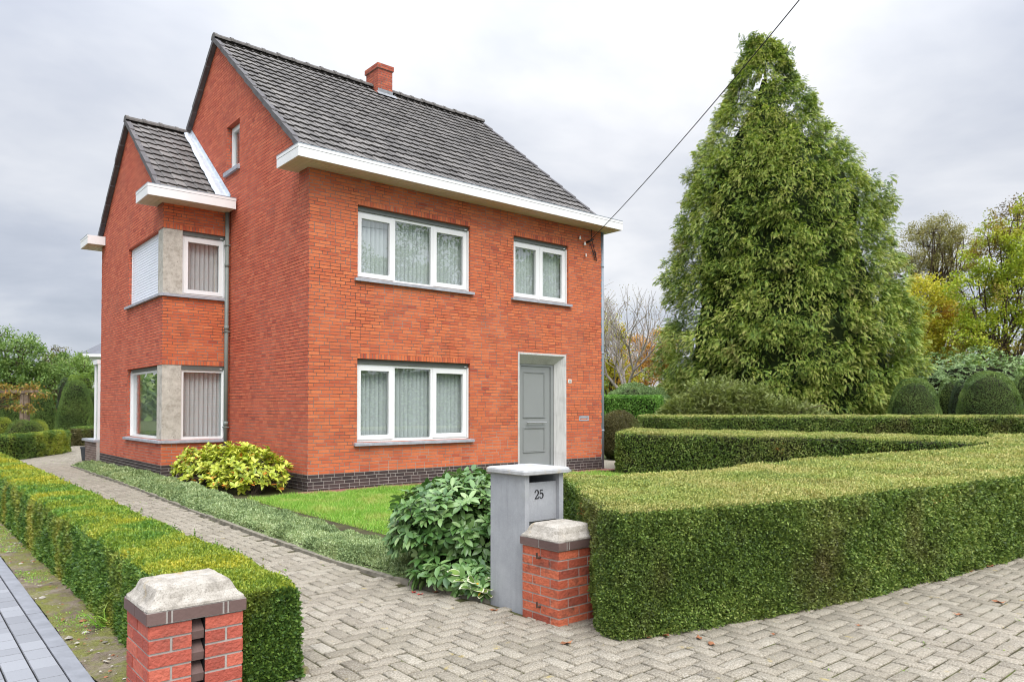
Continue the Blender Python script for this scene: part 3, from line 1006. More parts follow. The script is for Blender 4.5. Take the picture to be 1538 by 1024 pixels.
def gutter(name, u0, u1, ua, ub, v0, vback, vwall, z0, z1):
    """white boxed gutter: along u0..u1, front at v0, returns reach vback outside ua..ub"""
    s_ = 1 if vback > v0 else -1
    g = MB()
    def bx(a, b, c_, d, e, f_, m): g.box(HOUSE, a, b, min(c_, d), max(c_, d), e, f_, m)
    zm = z1 - .058
    t = .02
    for (e, f_, o) in ((z0, zm - .003, 0), (zm + .003, z1, .005)):
        bx(u0 - o, u1 + o, v0 - s_ * o, v0 + s_ * t, e, f_, 0)                    # long fascia
        if ua is not None: bx(u0 - o, u0 + t, v0 + s_ * t, vback, e, f_, 0)
        if ub is not None: bx(u1 - t, u1 + o, v0 + s_ * t, vback, e, f_, 0)
    bx(u0 + .004, u1 - .004, v0 + s_ * .004, v0 + s_ * .03, zm - .003, zm + .003, 2)
    bx(u0 - .008, u1 + .008, v0 - s_ * .008, v0 + s_ * .025, z1, z1 + .014, 2)
    if ua is not None:
        bx(u0 - .008, u0 + .025, v0 + s_ * .025, vback, z1, z1 + .014, 2)
        bx(u0 + t, ua - .012, vback - s_ * .02, vback - s_ * .001, z0 + .004, z1, 0)
        bx(u0 + t, ua - .012, vwall, vback - s_ * .02, z1 - .02, z1 + .004, 2)
    if ub is not None:
        bx(u1 - .025, u1 + .008, v0 + s_ * .025, vback, z1, z1 + .014, 2)
        bx(ub + .012, u1 - t, vback - s_ * .02, vback - s_ * .001, z0 + .004, z1, 0)
        bx(ub + .012, u1 - t, vwall, vback - s_ * .02, z1 - .02, z1 + .004, 2)
    bx(u0 + t, u1 - t, v0 + s_ * t, vwall - s_ * .008, z1 - .03, z1 - .02, 2)
    # soffit boards
    n = int((u1 - u0 - 2 * t) / .098)
    wd = (u1 - u0 - 2 * t) / n
    for i in range(n):
        a = u0 + t + i * wd
        ve = vwall - s_ * .006
        if (ua is not None and a + wd < ua) or (ub is not None and a > ub): ve = vback - s_ * .02
        bx(a + .002, a + wd - .002, v0 + s_ * t, ve, z0 + .004, z0 + .016, 1)
    return g.build(name, [M['fascia'], M['soffit'], M['zinc']], house)


gutter('gutter', -.44, 8.11, 0, L, -.5, .45, 0, 5.985, 6.205)
gutter('gutter', -WL - .44, -.045, -WL, None, WV1 - .5, WV1 + .45, WV1, 5.955, 6.19)
gutter('gutter', -WL - .44, 8.11, -WL, L, 10.6, 9.65, 10.1, 5.955, 6.19)

# downpipes
c = MB(); pu = -.085
c.tube([hw(pu, WV1 - .075, 5.97), hw(pu, WV1 - .075, 0)], .045, 12)
for z in (4.72, 3.3, 1.15): c.tube([hw(pu, WV1 - .075, z), hw(pu, WV1 - .075, z + .09)], .052, 12)
c.build('downpipe', [M['pipe']], house, True)
for z in (5.2, 3.25, 1.1):
    c = MB(); c.box(HOUSE, pu - .055, pu + .055, WV1 - .13, WV1 - .004, z, z + .02); c.build('pipe_bracket', [M['pipe']], house)
c = MB()
c.tube([hw(L + .06, .03, 6.0), hw(L + .06, .03, .0)], .045, 12)
for z in (5.1, 2.9, .95): c.tube([hw(L + .06, .03, z), hw(L + .06, .03, z + .05)], .052, 12)
c.build('downpipe', [M['pipe_grey']], house, True)


# windows ---------------------------------------------------------
def frame_rect(mb, fr, x0, x1, z0, z1, wd, d0, d1, m=0):
    mb.box(fr, x0, x1, d0, d1, z0, z0 + wd, m); mb.box(fr, x0, x1, d0, d1, z1 - wd, z1, m)
    mb.box(fr, x0, x0 + wd, d0, d1, z0 + wd, z1 - wd, m); mb.box(fr, x1 - wd, x1, d0, d1, z0 + wd, z1 - wd, m)


def window(fr, x0, x1, z0, z1, units, dep=.10, box=.095, blind='blind', ang=38, sill=(.07, .075, .055), closed=False, sx=(None, None), rail=True):
    """units: (xa, xb, sash?) along x"""
    g = MB()
    zt = z1 - box
    d1, d0 = -dep, -dep - .07
    t = .052
    g.box(fr, x0, x1, d0, d1, z0, z0 + t); g.box(fr, x0, x1, d0, d1, zt - t, zt)
    g.box(fr, x0, x0 + t, d0, d1, z0 + t, zt - t); g.box(fr, x1 - t, x1, d0, d1, z0 + t, zt - t)
    panes = []
    for i, (a, b, sash) in enumerate(units):
        if i: g.box(fr, a - .03, a + .03, d0, d1, z0 + t, zt - t)
        pa, pb = (a + .03 if i else x0 + t), (b - .03 if i < len(units) - 1 else x1 - t)
        if sash:
            frame_rect(g, fr, pa - .012, pb + .012, z0 + t - .012, zt - t + .012, .088, d1 - .05, d1 + .016)
            panes.append((pa + .07, pb - .07, z0 + t + .07, zt - t - .07))
        else: panes.append((pa - .01, pb + .01, z0 + t - .01, zt - t + .01))
    win = g.build('window', [M['white']], house)
    g = MB()
    for a, b, c_, d in panes:
        g.box(fr, a, b, d1 - .04, d1 - .022, c_, d)
    g.build('pane', [M['glass']], win)
    if box > 0:
        g = MB(); g.box(fr, x0 + .004, x1 - .004, -dep - .10, -dep + .035, zt + .004, z1 - .004)
        g.box(fr, x0 + .004, x1 - .004, -dep + .035, -dep + .04, zt + .05, zt + .056)
        g.box(fr, x1 - .03, x1 - .006, -dep - .02, -dep + .05, z0 + .01, zt + .004, 1)
        g.box(fr, x1 - .11, x1 - .06, -dep + .036, -dep + .045, zt + .02, zt + .035, 1)
        g.build('shutter_box', [M['shutterbox'], M['white']], win)
    if closed:
        g = MB(); n = int((zt - z0) / .058)
        for i in range(n):
            a = z0 + i * (zt + .05 - z0) / n; b = z0 + (i + 1) * (zt + .05 - z0) / n
            P = [(0, a), (.002, a + .006), (.014, a + .012), (.012, b - .004), (0, b)]
            for q in range(4):
                (da, za), (db, zb) = P[q], P[q + 1]
                g.poly([fr.p(x0 + .005, -dep + .03 + da, za), fr.p(x1 - .005, -dep + .03 + da, za), fr.p(x1 - .005, -dep + .03 + db, zb), fr.p(x0 + .005, -dep + .03 + db, zb)])
        g.build('roller_shutter', [M['shutter']], win)
    elif blind:
        g = MB(); rr = random.Random(int(x0 * 100 + z0 * 10)); n = int(math.ceil((x1 - x0 - .1) / .098))
        for i in range(n):
            xc = x0 + .08 + i * .098 + rr.uniform(-.004, .004); an = rad(ang + rr.uniform(-7, 7)); h = .058
            dx, dd = h * cos(an), h * sin(an); db = -dep - .20
            k = 5
            top = []; bot = []
            for q in range(k + 1):
                s_ = -1 + 2 * q / k; bow = .010 * (1 - s_ * s_)
                top.append(fr.p(xc + dx * s_ - bow * sin(an), db + dd * s_ + bow * cos(an), zt + .02)); bot.append(fr.p(xc + dx * s_ - bow * sin(an), db + dd * s_ + bow * cos(an), z0 + .015))
            for q in range(k): g.poly([bot[q], bot[q + 1], top[q + 1], top[q]])
            # weighted hem
            hz = z0 + .05
            g.box(fr, xc - .045, xc + .045, db - .004, db + .004, hz, hz + .02)
        if rail: g.box(fr, x0 + .06, x1 - .06, -dep - .24, -dep - .16, zt - .02, zt + .03)
        g.build('blind', [M[blind]], win)
    # room behind the blind
    if sill:
        g = MB(); ov, out, th = sill
        xa, xb = x0 - ov if sx[0] is None else sx[0], x1 + ov if sx[1] is None else sx[1]
        ct = [(-dep + .0, z0), (out, z0 - .014), (out, z0 - .014 - th), (-dep, z0 - th)]
        a = [fr.p(xa, d, z - .001) for d, z in ct]; b = [fr.p(xb, d, z - .001) for d, z in ct]
        g.poly(a); g.poly(b[::-1])
        for q in range(4): g.poly([a[q], b[q], b[(q + 1) % 4], a[(q + 1) % 4]])
        g.build('sill', [M['sill']], win)
    return win


tri = [(A1, 1.865, True), (1.865, 2.79, False), (2.79, A2, True)]
tag(window(FRONT, A1, A2, 4.06, 5.472, tri, ang=40), 'wide upper window above the ground-floor window')
tag(window(FRONT, A1, A2, .883, 2.495, tri, ang=40), 'wide ground-floor window with vertical blinds')
tag(window(FRONT, B1, B2, 4.06, 5.472, [(B1, 5.82, True), (5.82, B2, True)], ang=40), 'narrow two-part window above the front door')
tag(window(GABLE, *gwin, [(gwin[0], gwin[1], True)], dep=.12, box=0, blind=None, sill=(.04, .07, .09)), 'small attic window in the gable')
# inside of the attic: a pale curtain
g = MB(); g.box(GABLE, gwin[0] + .35, gwin[1] - .1, -.34, -.33, gwin[2] + .35, gwin[3] - .1)
# corner windows of the wing
tag(window(WGABLE, WV1 + .385, 7.11, 4.02, 5.424, [(WV1 + .385, 7.11, False)], closed=True, sx=(WV1 - .045, 7.21), box=.05, dep=.12), 'corner window closed by a white roller shutter')
tag(window(WFRONT, -WL + .405, -.09, 4.02, 5.424, [(-WL + .405, -.09, True)], blind='blind_grey', sx=(-WL, -.1), dep=.07), 'upper corner window beside the downpipe')
g = MB(); g.box(HOUSE, -.26, -.2, WV1 + .25, 9.9, .3, 5.8); g.build('interior_wall', [M['ceramic']], house)
tag(window(WGABLE, WV1 + .385, 7.13, .855, 2.477, [(WV1 + .385, 7.13, False)], sx=(WV1 - .045, 7.21), dep=.12, box=.08, blind='blind_grey', ang=-62), 'lower corner window without blind')
tag(window(WFRONT, -WL + .405, -.09, .855, 2.477, [(-WL + .405, -.09, False)], blind='blind_grey', sx=(-WL, -.1), dep=.05), 'lower corner window beside the downpipe')
for z0, z1 in ((4.02, 5.424), (.855, 2.477)):
    g = MB()
    g.box(HOUSE, -WL + .006, -WL + .40, WV1 + .006, WV1 + .38, z0 + .0015, z1 - .002)
    g.build('corner_post', [M['concrete']], house)

# front door ------------------------------------------------------
g = MB(); SU0, SU1, ST = 5.074, 6.607, 2.82; IU0, IU1, IT, DD = 5.30, 6.39, 2.575, -.2
bw = .045
# front band, splays and outer edges
def sq(*P): g.poly([FRONT.p(*p) for p in P])
o = .014
sq((SU0, o, 0), (SU0 + bw, o, 0), (SU0 + bw, o, ST - bw), (SU0, o, ST)); sq((SU1, o, 0), (SU1 - bw, o, 0), (SU1 - bw, o, ST - bw), (SU1, o, ST))
sq((SU0, o, ST), (SU1, o, ST), (SU1 - bw, o, ST - bw), (SU0 + bw, o, ST - bw))
sq((SU0 + bw, o, 0), (IU0, DD, 0), (IU0, DD, IT), (SU0 + bw, o, ST - bw)); sq((SU1 - bw, o, 0), (IU1, DD, 0), (IU1, DD, IT), (SU1 - bw, o, ST - bw))
sq((SU0 + bw, o, ST - bw), (SU1 - bw, o, ST - bw), (IU1, DD, IT), (IU0, DD, IT))
sq((SU0, o, 0), (SU0, -.02, 0), (SU0, -.02, ST), (SU0, o, ST)); sq((SU1, o, 0), (SU1, -.02, 0), (SU1, -.02, ST), (SU1, o, ST)); sq((SU0, o, ST), (SU1, o, ST), (SU1, -.02, ST), (SU0, -.02, ST))
g.box(FRONT, SU1 - .003, SU1 + .0, o - .001, o + .0015, 1.45, 1.453)
g.build('door_surround', [M['surround']], house)
g = MB()
g.box(FRONT, IU0, IU0 + .05, DD - .08, DD - .01, 0, IT); g.box(FRONT, IU1 - .09, IU1, DD - .08, DD - .01, 0, IT)
g.box(FRONT, IU0 + .05, IU1 - .09, DD - .08, DD - .01, IT - .05, IT)
g.box(FRONT, IU1 - .10, IU1 - .092, DD - .05, DD + .004, .03, IT - .05)
x0, x1 = IU0 + .055, IU1 - .105
g.box(FRONT, x0, x1, DD - .07, DD - .03, .03, IT - .055)
g.box(FRONT, IU0 + .05, IU1 - .09, DD - .08, DD - .06, 0, IT - .05, 1)
for za, zb in ((1.31, 2.40), (.50, 1.09)):
    frame_rect(g, FRONT, 5.43, 6.12, za, zb, .022, DD - .031, DD - .012)
    frame_rect(g, FRONT, 5.456, 6.094, za + .026, zb - .026, .014, DD - .031, DD - .020)
door = g.build('front_door', [M['door'], M['dark']], house)
g = MB()
g.tube([FRONT.p(5.50, DD + .035, 1.2), FRONT.p(6.12, DD + .035, 1.2)], .014, 8)
for x in (5.58, 6.04): g.tube([FRONT.p(x, DD - .03, 1.2), FRONT.p(x, DD + .035, 1.2)], .009, 6)
g.build('handle', [M['steel']], door)
g = MB(); g.box(FRONT, SU0 + .02, SU1 + .06, DD, .12, -.02, .07)
g.build('doorstep', [M['sill']], house)


# lettering -------------------------------------------------------
def digit_strokes(ch):
    if ch == '2':
        a = [(.08, .74)] + [(.5 + .42 * cos(t), .70 + .30 * sin(t)) for t in np.linspace(rad(165), rad(-28), 9)] + [(.62, .38), (.30, .17), (.06, .02)]
        return [(a, [.10, .10, .085, .07, .07, .09, .13, .16, .16, .14, .11, .09, .08]), ([(.05, .055), (.95, .055)], [.085, .10]), ([(.93, .02), (.96, .26)], [.07, .04]), ([(.10, .76), (.20, .72)], [.10, .10])]
    return [([(.22, .96), (.88, .96)], [.08, .09]), ([(.22, .98), (.17, .50)], [.06, .06]),
            ([(.17, .50)] + [(.48 + .42 * cos(t), .33 + .31 * sin(t)) for t in np.linspace(rad(120), rad(-165), 12)], [.06, .07, .08, .11, .15, .16, .15, .12, .09, .07, .07, .09, .10]), ([(.06, .17), (.17, .20)], [.10, .10])]


def numerals(txt, fr, x, z, h, depth=.004, gap=.18, wr=.62):
    g = MB()
    for k, chr_ in enumerate(txt):
        ox = x + k * h * wr * (1 + gap)
        for pts, wd in digit_strokes(chr_):
            n = len(pts); wd = list(wd)[:n] + [wd[-1]] * (n - len(wd)); Lp, Rp = [], []
            P = [np.array((p[0] * wr, p[1])) for p in pts]
            for i in range(n):
                t = P[min(i + 1, n - 1)] - P[max(i - 1, 0)]; t = t / np.linalg.norm(t); nn = np.array((-t[1], t[0])) * wd[i] * .5
                Lp.append(P[i] + nn); Rp.append(P[i] - nn)
            for i in range(n - 1):
                q = [Lp[i], Lp[i + 1], Rp[i + 1], Rp[i]]
                F3 = [fr.p(ox + p[0] * h, depth, z + p[1] * h) for p in q]; B3 = [fr.p(ox + p[0] * h, 0, z + p[1] * h) for p in q]
                g.poly(F3)
                for e in range(4): g.poly([F3[e], F3[(e + 1) % 4], B3[(e + 1) % 4], B3[e]])
    return g


g = MB(); g.box(FRONT, 6.675, 6.785, .004, .014, 2.145, 2.235)
pl = g.build('number_plate', [M['ceramic']], house)
numerals('25', Fr(FRONT.p(0, .0142, 0), HU, -HV), 6.690, 2.163, .052, .002).build('numerals', [M['black']], pl)
g = MB(); frame_rect(g, FRONT, 7.05, 7.385, 1.225, 1.345, .032, -.01, .012); g.box(FRONT, 7.08, 7.36, -.012, .003, 1.25, 1.32, 1)
g.box(FRONT, 7.085, 7.35, .003, .010, 1.287, 1.31, 0)
g.build('letter_slot', [M['sill'], M['dark']], house)
# old insulators and the cable bracket under the gutter
for u, z in ((7.03, 5.72), (7.20, 5.60), (7.24, 5.32)):
    g = MB(); q = .032 if z > 5.4 else .018
    p0 = hw(u, 0, z)
    g.tube([p0 - HV * .0, p0 - HV * .07, p0 - HV * .07 - ZA * .02], .008, 6, 1)
    g.lathe(hw(u, -.07, z - .03), [(0, .07), (q * .6, .065), (q * .7, .03), (q, .0), (q * .9, -.02), (0, -.02)], 10)
    g.build('insulator', [M['ceramic'], M['black']], house, True)
g = MB()
BR = hw(7.36, -.10, 5.69)
g.tube([hw(7.33, -.0, 5.66), hw(7.34, -.09, 5.665), hw(7.46, -.12, 5.73)], [.022, .03, .018], 8)
g.tube([hw(7.46, -.05, 5.98), hw(7.46, -.05, 5.74), hw(7.52, -.05, 5.6), hw(7.60, -.04, 5.35), hw(7.66, -.03, 5.22), hw(7.62, -.03, 5.46), hw(7.52, -.04, 5.47), hw(7.60, -.03, 5.24)], .009, 5)
g.tube([hw(7.42, -.05, 5.62), hw(7.55, -.04, 5.36), hw(7.66, -.02, 5.40)], .008, 5)
g.build('cable_bracket', [M['black']], house)
# ================================================================== GROUND
FPX, PCY, PIT = 1110.11, 588.18, .0214


def at(x, y, Y):
    """world point at distance Y for a position measured in the photograph"""
    a, b = (x - 769) / FPX, -(y - PCY) / FPX
    r = np.array([a, cos(PIT) - sin(PIT) * b, sin(PIT) + cos(PIT) * b])
    return np.array([0, 0, 1.55]) + r * (Y / r[1])


def px(P):
    P = np.asarray(P, float); q = P - np.array([0, 0, 1.55])
    yc = q[..., 1] * cos(PIT) + q[..., 2] * sin(PIT); zc = -q[..., 1] * sin(PIT) + q[..., 2] * cos(PIT)
    return 769 + FPX * q[..., 0] / yc, PCY - FPX * zc / yc, yc


def hv(U, V, Z):
    U, V, Z = np.broadcast_arrays(np.asarray(U, float), np.asarray(V, float), np.asarray(Z, float))
    return HO + U[..., None] * HU + V[..., None] * HV + Z[..., None] * ZA


def inpoly(x, y, poly):
    r = np.zeros(x.shape, bool); n = len(poly)
    for i in range(n):
        (x0, y0), (x1, y1) = poly[i], poly[(i + 1) % n]
        c = ((y0 > y) != (y1 > y)) & (x < (x1 - x0) * (y - y0) / (y1 - y0 + 1e-12) + x0)
        r ^= c
    return r


def sheet(name, poly, z, mat, kind='structure'):
    m_ = MB(); m_.poly([hw(u, v, z) for u, v in poly]); o = m_.build(name, mat)
    return tag(o, kind=kind)


g = MB(); g.poly([(-400, -160, -.03), (400, -160, -.03), (400, 500, -.03), (-400, 500, -.03)])
tag(g.build('ground', M['ground']), kind='structure')

EDGE = [(-2.19, 9.71), (-2.23, 6.2), (-2.27, 2.8), (-2.42, -1.0), (-2.49, -4.0), (-2.48, -6.0), (-2.42, -7.0), (-2.33, -7.7), (-2.22, -8.15)]
DRIVE = [(-5.0, -8.72), (-4.1, -8.72), (-4.2, 11.5), (-3.0, 14.2), (-.6, 20.5), (1.6, 22), (-1.0, 12.6), (-1.25, 10.3), (-2.1, 9.9)] + EDGE[:] + [(-2.22, -8.6), (-1.4, -8.8), (4, -9.6), (16, -9.6), (16, -14.5), (-5.0, -14.5)]
sheet('paving_bed', DRIVE, -.011, M['joint'])
a = .108
i0, i1, j0, j1 = int(-6 / a), int(16 / a), int(-14.6 / a), int(22 / a)
I, J = np.meshgrid(np.arange(i0, i1), np.arange(j0, j1), indexing='ij')
K = (I - J) % 4
Hm, Vm = K == 0, K == 3
cu = np.concatenate([(I[Hm] + 1) * a, (I[Vm] + .5) * a]); cv = np.concatenate([(J[Hm] + .5) * a, (J[Vm] + 1) * a])
hu_ = np.concatenate([np.full(Hm.sum(), a), np.full(Vm.sum(), a / 2)]) - .0065
hv_ = np.concatenate([np.full(Hm.sum(), a / 2), np.full(Vm.sum(), a)]) - .0065
k = inpoly(cu, cv, DRIVE)
P = hv(cu, cv, 0); X_, Y_, D_ = px(P)
k &= (D_ > 1.5) & (X_ > -350) & (X_ < 1900) & (Y_ < 1300)
cu, cv, hu_, hv_ = cu[k], cv[k], hu_[k], hv_[k]
n = len(cu)
sg = np.array([(-1, -1), (1, -1), (1, 1), (-1, 1)])
dz = RNG.normal(0, .0016, n); tx, ty = RNG.normal(0, .011, n), RNG.normal(0, .011, n)
jit = RNG.normal(0, .0012, (n, 2))
rings = []
for ins, z in ((0.0, -.014), (.0012, -.005), (.006, 0.0)):
    for sx_, sy_ in sg:
        U = sx_ * (hu_ - ins); Vv = sy_ * (hv_ - ins)
        rings.append(hv(cu + jit[:, 0] + U, cv + jit[:, 1] + Vv, z + dz + tx * U + ty * Vv))
V = np.stack(rings, 1).reshape(-1, 3)
F0 = [(8, 9, 10, 11)] + [(b + q, b + (q + 1) % 4, b + 4 + (q + 1) % 4, b + 4 + q) for b in (0, 4) for q in range(4)]
F = (np.array(F0)[None] + (np.arange(n) * 12)[:, None, None]).reshape(-1, 4)
rb = np.clip(.45 + .20 * RNG.normal(size=n), 0, 1)
tag(np_mesh('driveway_paving', V, F, M['paver'], None, np.repeat(rb, 9)), kind='structure')

sheet('street', [(-60, -14.4), (60, -14.4), (60, -24), (-60, -24)], -.012, M['kerb'])
kk = RNG.random(n) < np.clip((vn(hv(cu, cv, 0), 1.3, 2) - .25) * .8, 0, .5)
P = hv(cu[kk] + hu_[kk] * RNG.choice([-1.04, 1.04], kk.sum()), cv[kk] + hv_[kk] * RNG.uniform(-1, 1, kk.sum()), -.004)
P = np.repeat(P, 7, 0) + spread(7 * kk.sum(), .012) * (HU * .25 + HV) ; lm = LM()
lm.add(*inst(T_DIAMOND, P, norm(spread(len(P), .7) + [0, 0, .5]), spread(len(P)) + [0, 0, 1], RNG.uniform(.006, .015, len(P)), RNG.uniform(.004, .008, len(P))))
tag(lm.build('joint_weeds', M['grass']), kind='stuff')

# grey block pavement, bottom left
PB = [(-4.985, -14.5), (-4.985, 12), (-12, 12), (-12, -14.5)]
sheet('pavement_bed', PB, -.009, M['dark'])
g = MB(); u = -5.085; rr = random.Random(4); pat = [.14, .14, .21, .07, .14, .21, .14, .07, .21, .14]
ki = 0
while u > -11:
    w_ = pat[ki % len(pat)]; v = -13 + rr.random() * .1
    while v < 9:
        l_ = rr.choice([.21, .21, .14]) if w_ < .2 else rr.choice([.14, .14, .21])
        p = hw(u - w_ / 2, v + l_ / 2)
        x_, y_, d_ = px(p)
        if d_ > 1 and x_ > -420 and y_ < 1400:
            e = rr.uniform(-.0012, .0012); c_ = rr.random(); jd = .0055 if rr.random() < .9 else .004
            b = [(u - w_ + .004, v + .0015), (u - .004, v + .0015), (u - .004, v + l_ - .0015), (u - w_ + .004, v + l_ - .0015)]
            t_ = [(u - w_ + .007, v + .0035), (u - .007, v + .0035), (u - .007, v + l_ - .0035), (u - w_ + .007, v + l_ - .0035)]
            g.hexa([hw(*q, -.008 + e) for q in b] + [hw(*q, .0 + e) for q in t_], 0, c_, skip=(0,))
        v += l_
    u -= w_; ki += 1
tag(g.build('pavement', M['greypaver']), kind='structure')
g = MB(); v = -13.2
while v < 9:
    g.box(HOUSE, -5.083, -4.983, v + .002, v + .998, -.05, .004 + rr.uniform(-.002, .002), 0, rr.random()); v += 1.0
tag(g.build('pavement_kerb', M['kerb']), kind='structure')

# soil strip between kerb and box hedge
nu, nv = 40, 900
Ug, Vg = np.meshgrid(np.linspace(-4.984, -4.0, nu), np.linspace(-10.4, 12, nv), indexing='ij')
Pg = hv(Ug, Vg, 0)
Zg = .012 + .010 * vn(Pg.reshape(-1, 3), 5).reshape(Ug.shape) + .006 * vn(Pg.reshape(-1, 3), 19, 1).reshape(Ug.shape) + RNG.normal(0, .0022, Ug.shape) + .02 * np.clip((Ug + 4.95) / .35, 0, 1)
Zg = np.where(Vg < -8.72, -.06, Zg)
Vx = hv(Ug, Vg, Zg).reshape(-1, 3)
ix = (np.arange(nu - 1)[:, None] * nv + np.arange(nv - 1)[None]).ravel()
tag(np_mesh('soil_strip', Vx, np.stack([ix, ix + nv, ix + nv + 1, ix + 1], 1), M['soil'], smooth=True), kind='structure')
# little weeds, moss tufts and litter on the soil
lm = LM(); n = 1700
uu = RNG.uniform(-4.97, -4.66, n); vv = RNG.uniform(-8.9, 0, n)
k = vn(hv(uu, vv, 0), 4.0, 2) > .28; uu, vv = uu[k], vv[k]; n = len(uu)
P = np.repeat(hv(uu, vv, .022), 5, 0); P += spread(len(P), .012) * [1, 1, 0]
lm.add(*inst(T_DIAMOND, P, norm(spread(len(P), .6) + [0, 0, .6]), spread(len(P)) + [0, 0, 1], RNG.uniform(.006, .018, len(P)), RNG.uniform(.004, .009, len(P))))
tag(lm.build('soil_weeds', M['grass']), kind='stuff')
g = MB(); rr = random.Random(9)
for i in range(420):
    u, v = rr.uniform(-4.97, -4.6), rr.uniform(-8.8, -1)
    p = hw(u, v, .02); s_ = rr.uniform(.004, .013) * (2.2 if rr.random() < .12 else 1)
    pts = [p + np.array([s_ * cos(t) * rr.uniform(.7, 1.2), s_ * sin(t) * rr.uniform(.7, 1.2), rr.uniform(-.002, .004)]) for t in np.linspace(0, 5.2, 6)]
    g.poly(pts, rr.choice([0, 0, 1, 2, 2])); tp = p + np.array([0, 0, s_ * .5])
    for q in range(6): g.poly([pts[q], pts[(q + 1) % 6], tp], g.m[-1] if q else g.m[-1])
tag(g.build('soil_litter', [M['deadleaf'], M['oldkerb'], M['cap']]), kind='stuff')
# grass tuft by the hedge foot
lm = LM(); n = 26; p0 = hw(-4.70, -6.95, .02)
P = np.repeat(p0[None], n, 0) + spread(n, .03) * [1, 1, 0]
T_BLADE = (np.array([(0, .5, 0), (0, -.5, 0), (.55, -.35, .10), (.55, .35, .10), (1, 0, -.12)]), np.array([(0, 1, 2, 3), (3, 2, 4, 4)]))
lm.add(*inst(T_BLADE, P, norm(-HU * .9 + spread(n, .45) + [0, 0, .55]), spread(n, .3) + [0, 0, 1], RNG.uniform(.10, .26, n), .012))
o = lm.build('grass_tuft', M['grass']); rebase(o, p0)
tag(o, 'tuft of long green grass at the foot of the box hedge', 'grass tuft')

# kerb of the planting strip
g = MB()
for (u0, v0), (u1, v1) in zip(EDGE[:-1], EDGE[1:]):
    n_ = max(1, int(abs(v1 - v0) / .9))
    for i in range(n_):
        a0, a1 = i / n_, (i + 1) / n_
        p, q = (u0 + (u1 - u0) * a0, v0 + (v1 - v0) * a0), (u0 + (u1 - u0) * a1, v0 + (v1 - v0) * a1)
        h_ = .028 + rr.uniform(-.006, .006)
        g.hexa([hw(q[0], q[1] + .006, -.05), hw(q[0] + .07, q[1] + .006, -.05), hw(p[0] + .07, p[1], -.05), hw(p[0], p[1], -.05),
                hw(q[0] + .006, q[1] + .006, h_), hw(q[0] + .064, q[1] + .006, h_), hw(p[0] + .064, p[1], h_), hw(p[0] + .006, p[1], h_)], 0)
tag(g.build('planting_kerb', M['oldkerb']), kind='structure')
sheet('planting_bed', [(-2.17, -8.15), (-2.1, -8.15), (0, -7.6), (0, -6.9), (-1.26, -6.8), (-1.26, -.55), (0, -.55), (0, 4.1), (-1.42, 4.1), (-1.42, 9.9), (-2.16, 9.7), (-2.23, 2.8), (-2.38, -1), (-2.45, -4), (-2.43, -6), (-2.37, -7), (-2.28, -7.7)], .008, M['joint'])
sheet('terrace', [(-.25, -.42), (8.6, -.42), (8.6, 3.5), (8.05, 3.5), (8.05, 0), (-.25, 0)], .012, M['terracotta'])
sheet('side_path', [(8.0, -.9), (10.2, -.9), (10.2, 22), (8.0, 22)], .016, M['paver'])
sheet('gravel_path', [(-1.2, 9.9), (-1.2, 20), (1.5, 24), (6, 24), (6, 13), (1, 10)], -.012, M['paver'])

# lawn ------------------------------------------------------------
LAWN = [(-1.28, -6.9), (-1.28, -.3), (-.8, .05), (-.28, .1), (-.26, -.44), (7.2, -.44), (7.2, -1.2), (12, -3.5), (12, -6), (3, -7.4), (0, -7.3)]
sheet('lawn_soil', LAWN, .010, M['lawn_soil'])
lm = LM()
for n, box_ in ((150000, (-1.3, 3.2, -7, -.4)), (70000, (3.2, 12, -7, -.4))):
    uu = RNG.uniform(box_[0], box_[1], n); vv = RNG.uniform(box_[2], box_[3], n)
    k = inpoly(uu, vv, LAWN) & ~((uu < -1.15) & (RNG.random(n) < .5)); uu, vv = uu[k], vv[k]; m_ = len(uu)
    P = hv(uu, vv, .008)
    hgt = RNG.uniform(.03, .082, m_) * (1 + .35 * vn(P, 3.1)) * (1 + .25 * vn(P, 9, 1))
    lm.add(*inst(T_BLADE, P, norm(spread(m_, .38) + [0, 0, 1]), spread(m_), hgt, .0075 if box_[0] < 0 else .011))
tag(lm.build('lawn', M['grass']), kind='stuff')

# ================================================================== HEDGES AND PLANTS


def plant(name, label, cat, loc, group=None): return thing(name, label, cat, loc, group)


# box hedge along the path
A = [tuple(hw(-4.70, v)[:2]) + (z,) for v, z in ((-8.74, .53), (-8.4, .57), (-4, .57), (0, .58), (12, .60))]
B = [tuple(hw(-4.06, v)[:2]) + (z,) for v, z in ((-8.74, .53), (-8.4, .57), (-4, .57), (0, .58), (12, .60))]
hb = plant('box_hedge', 'low clipped box hedge with yellowed top running along the paved path', 'hedge', hw(-4.38, -8.7))
V, T = hedge_hull(A, B, n=90, rnd_r=.07, batter=.02)
camcull = lambda P, N: (np.einsum('ij,ij->i', CAM - P, N) > -.25 * np.linalg.norm(CAM - P, axis=1)) | (RNG.random(len(P)) < .25)
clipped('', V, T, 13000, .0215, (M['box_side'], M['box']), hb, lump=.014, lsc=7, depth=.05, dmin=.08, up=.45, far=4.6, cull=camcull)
V, T = hedge_hull(A, B, n=60, rnd_r=.05, inset=.055)
hull_mesh('branches', V, T, M['twig'], hb)  # one closed dark hull, not separate twigs; painted depth between the leaves

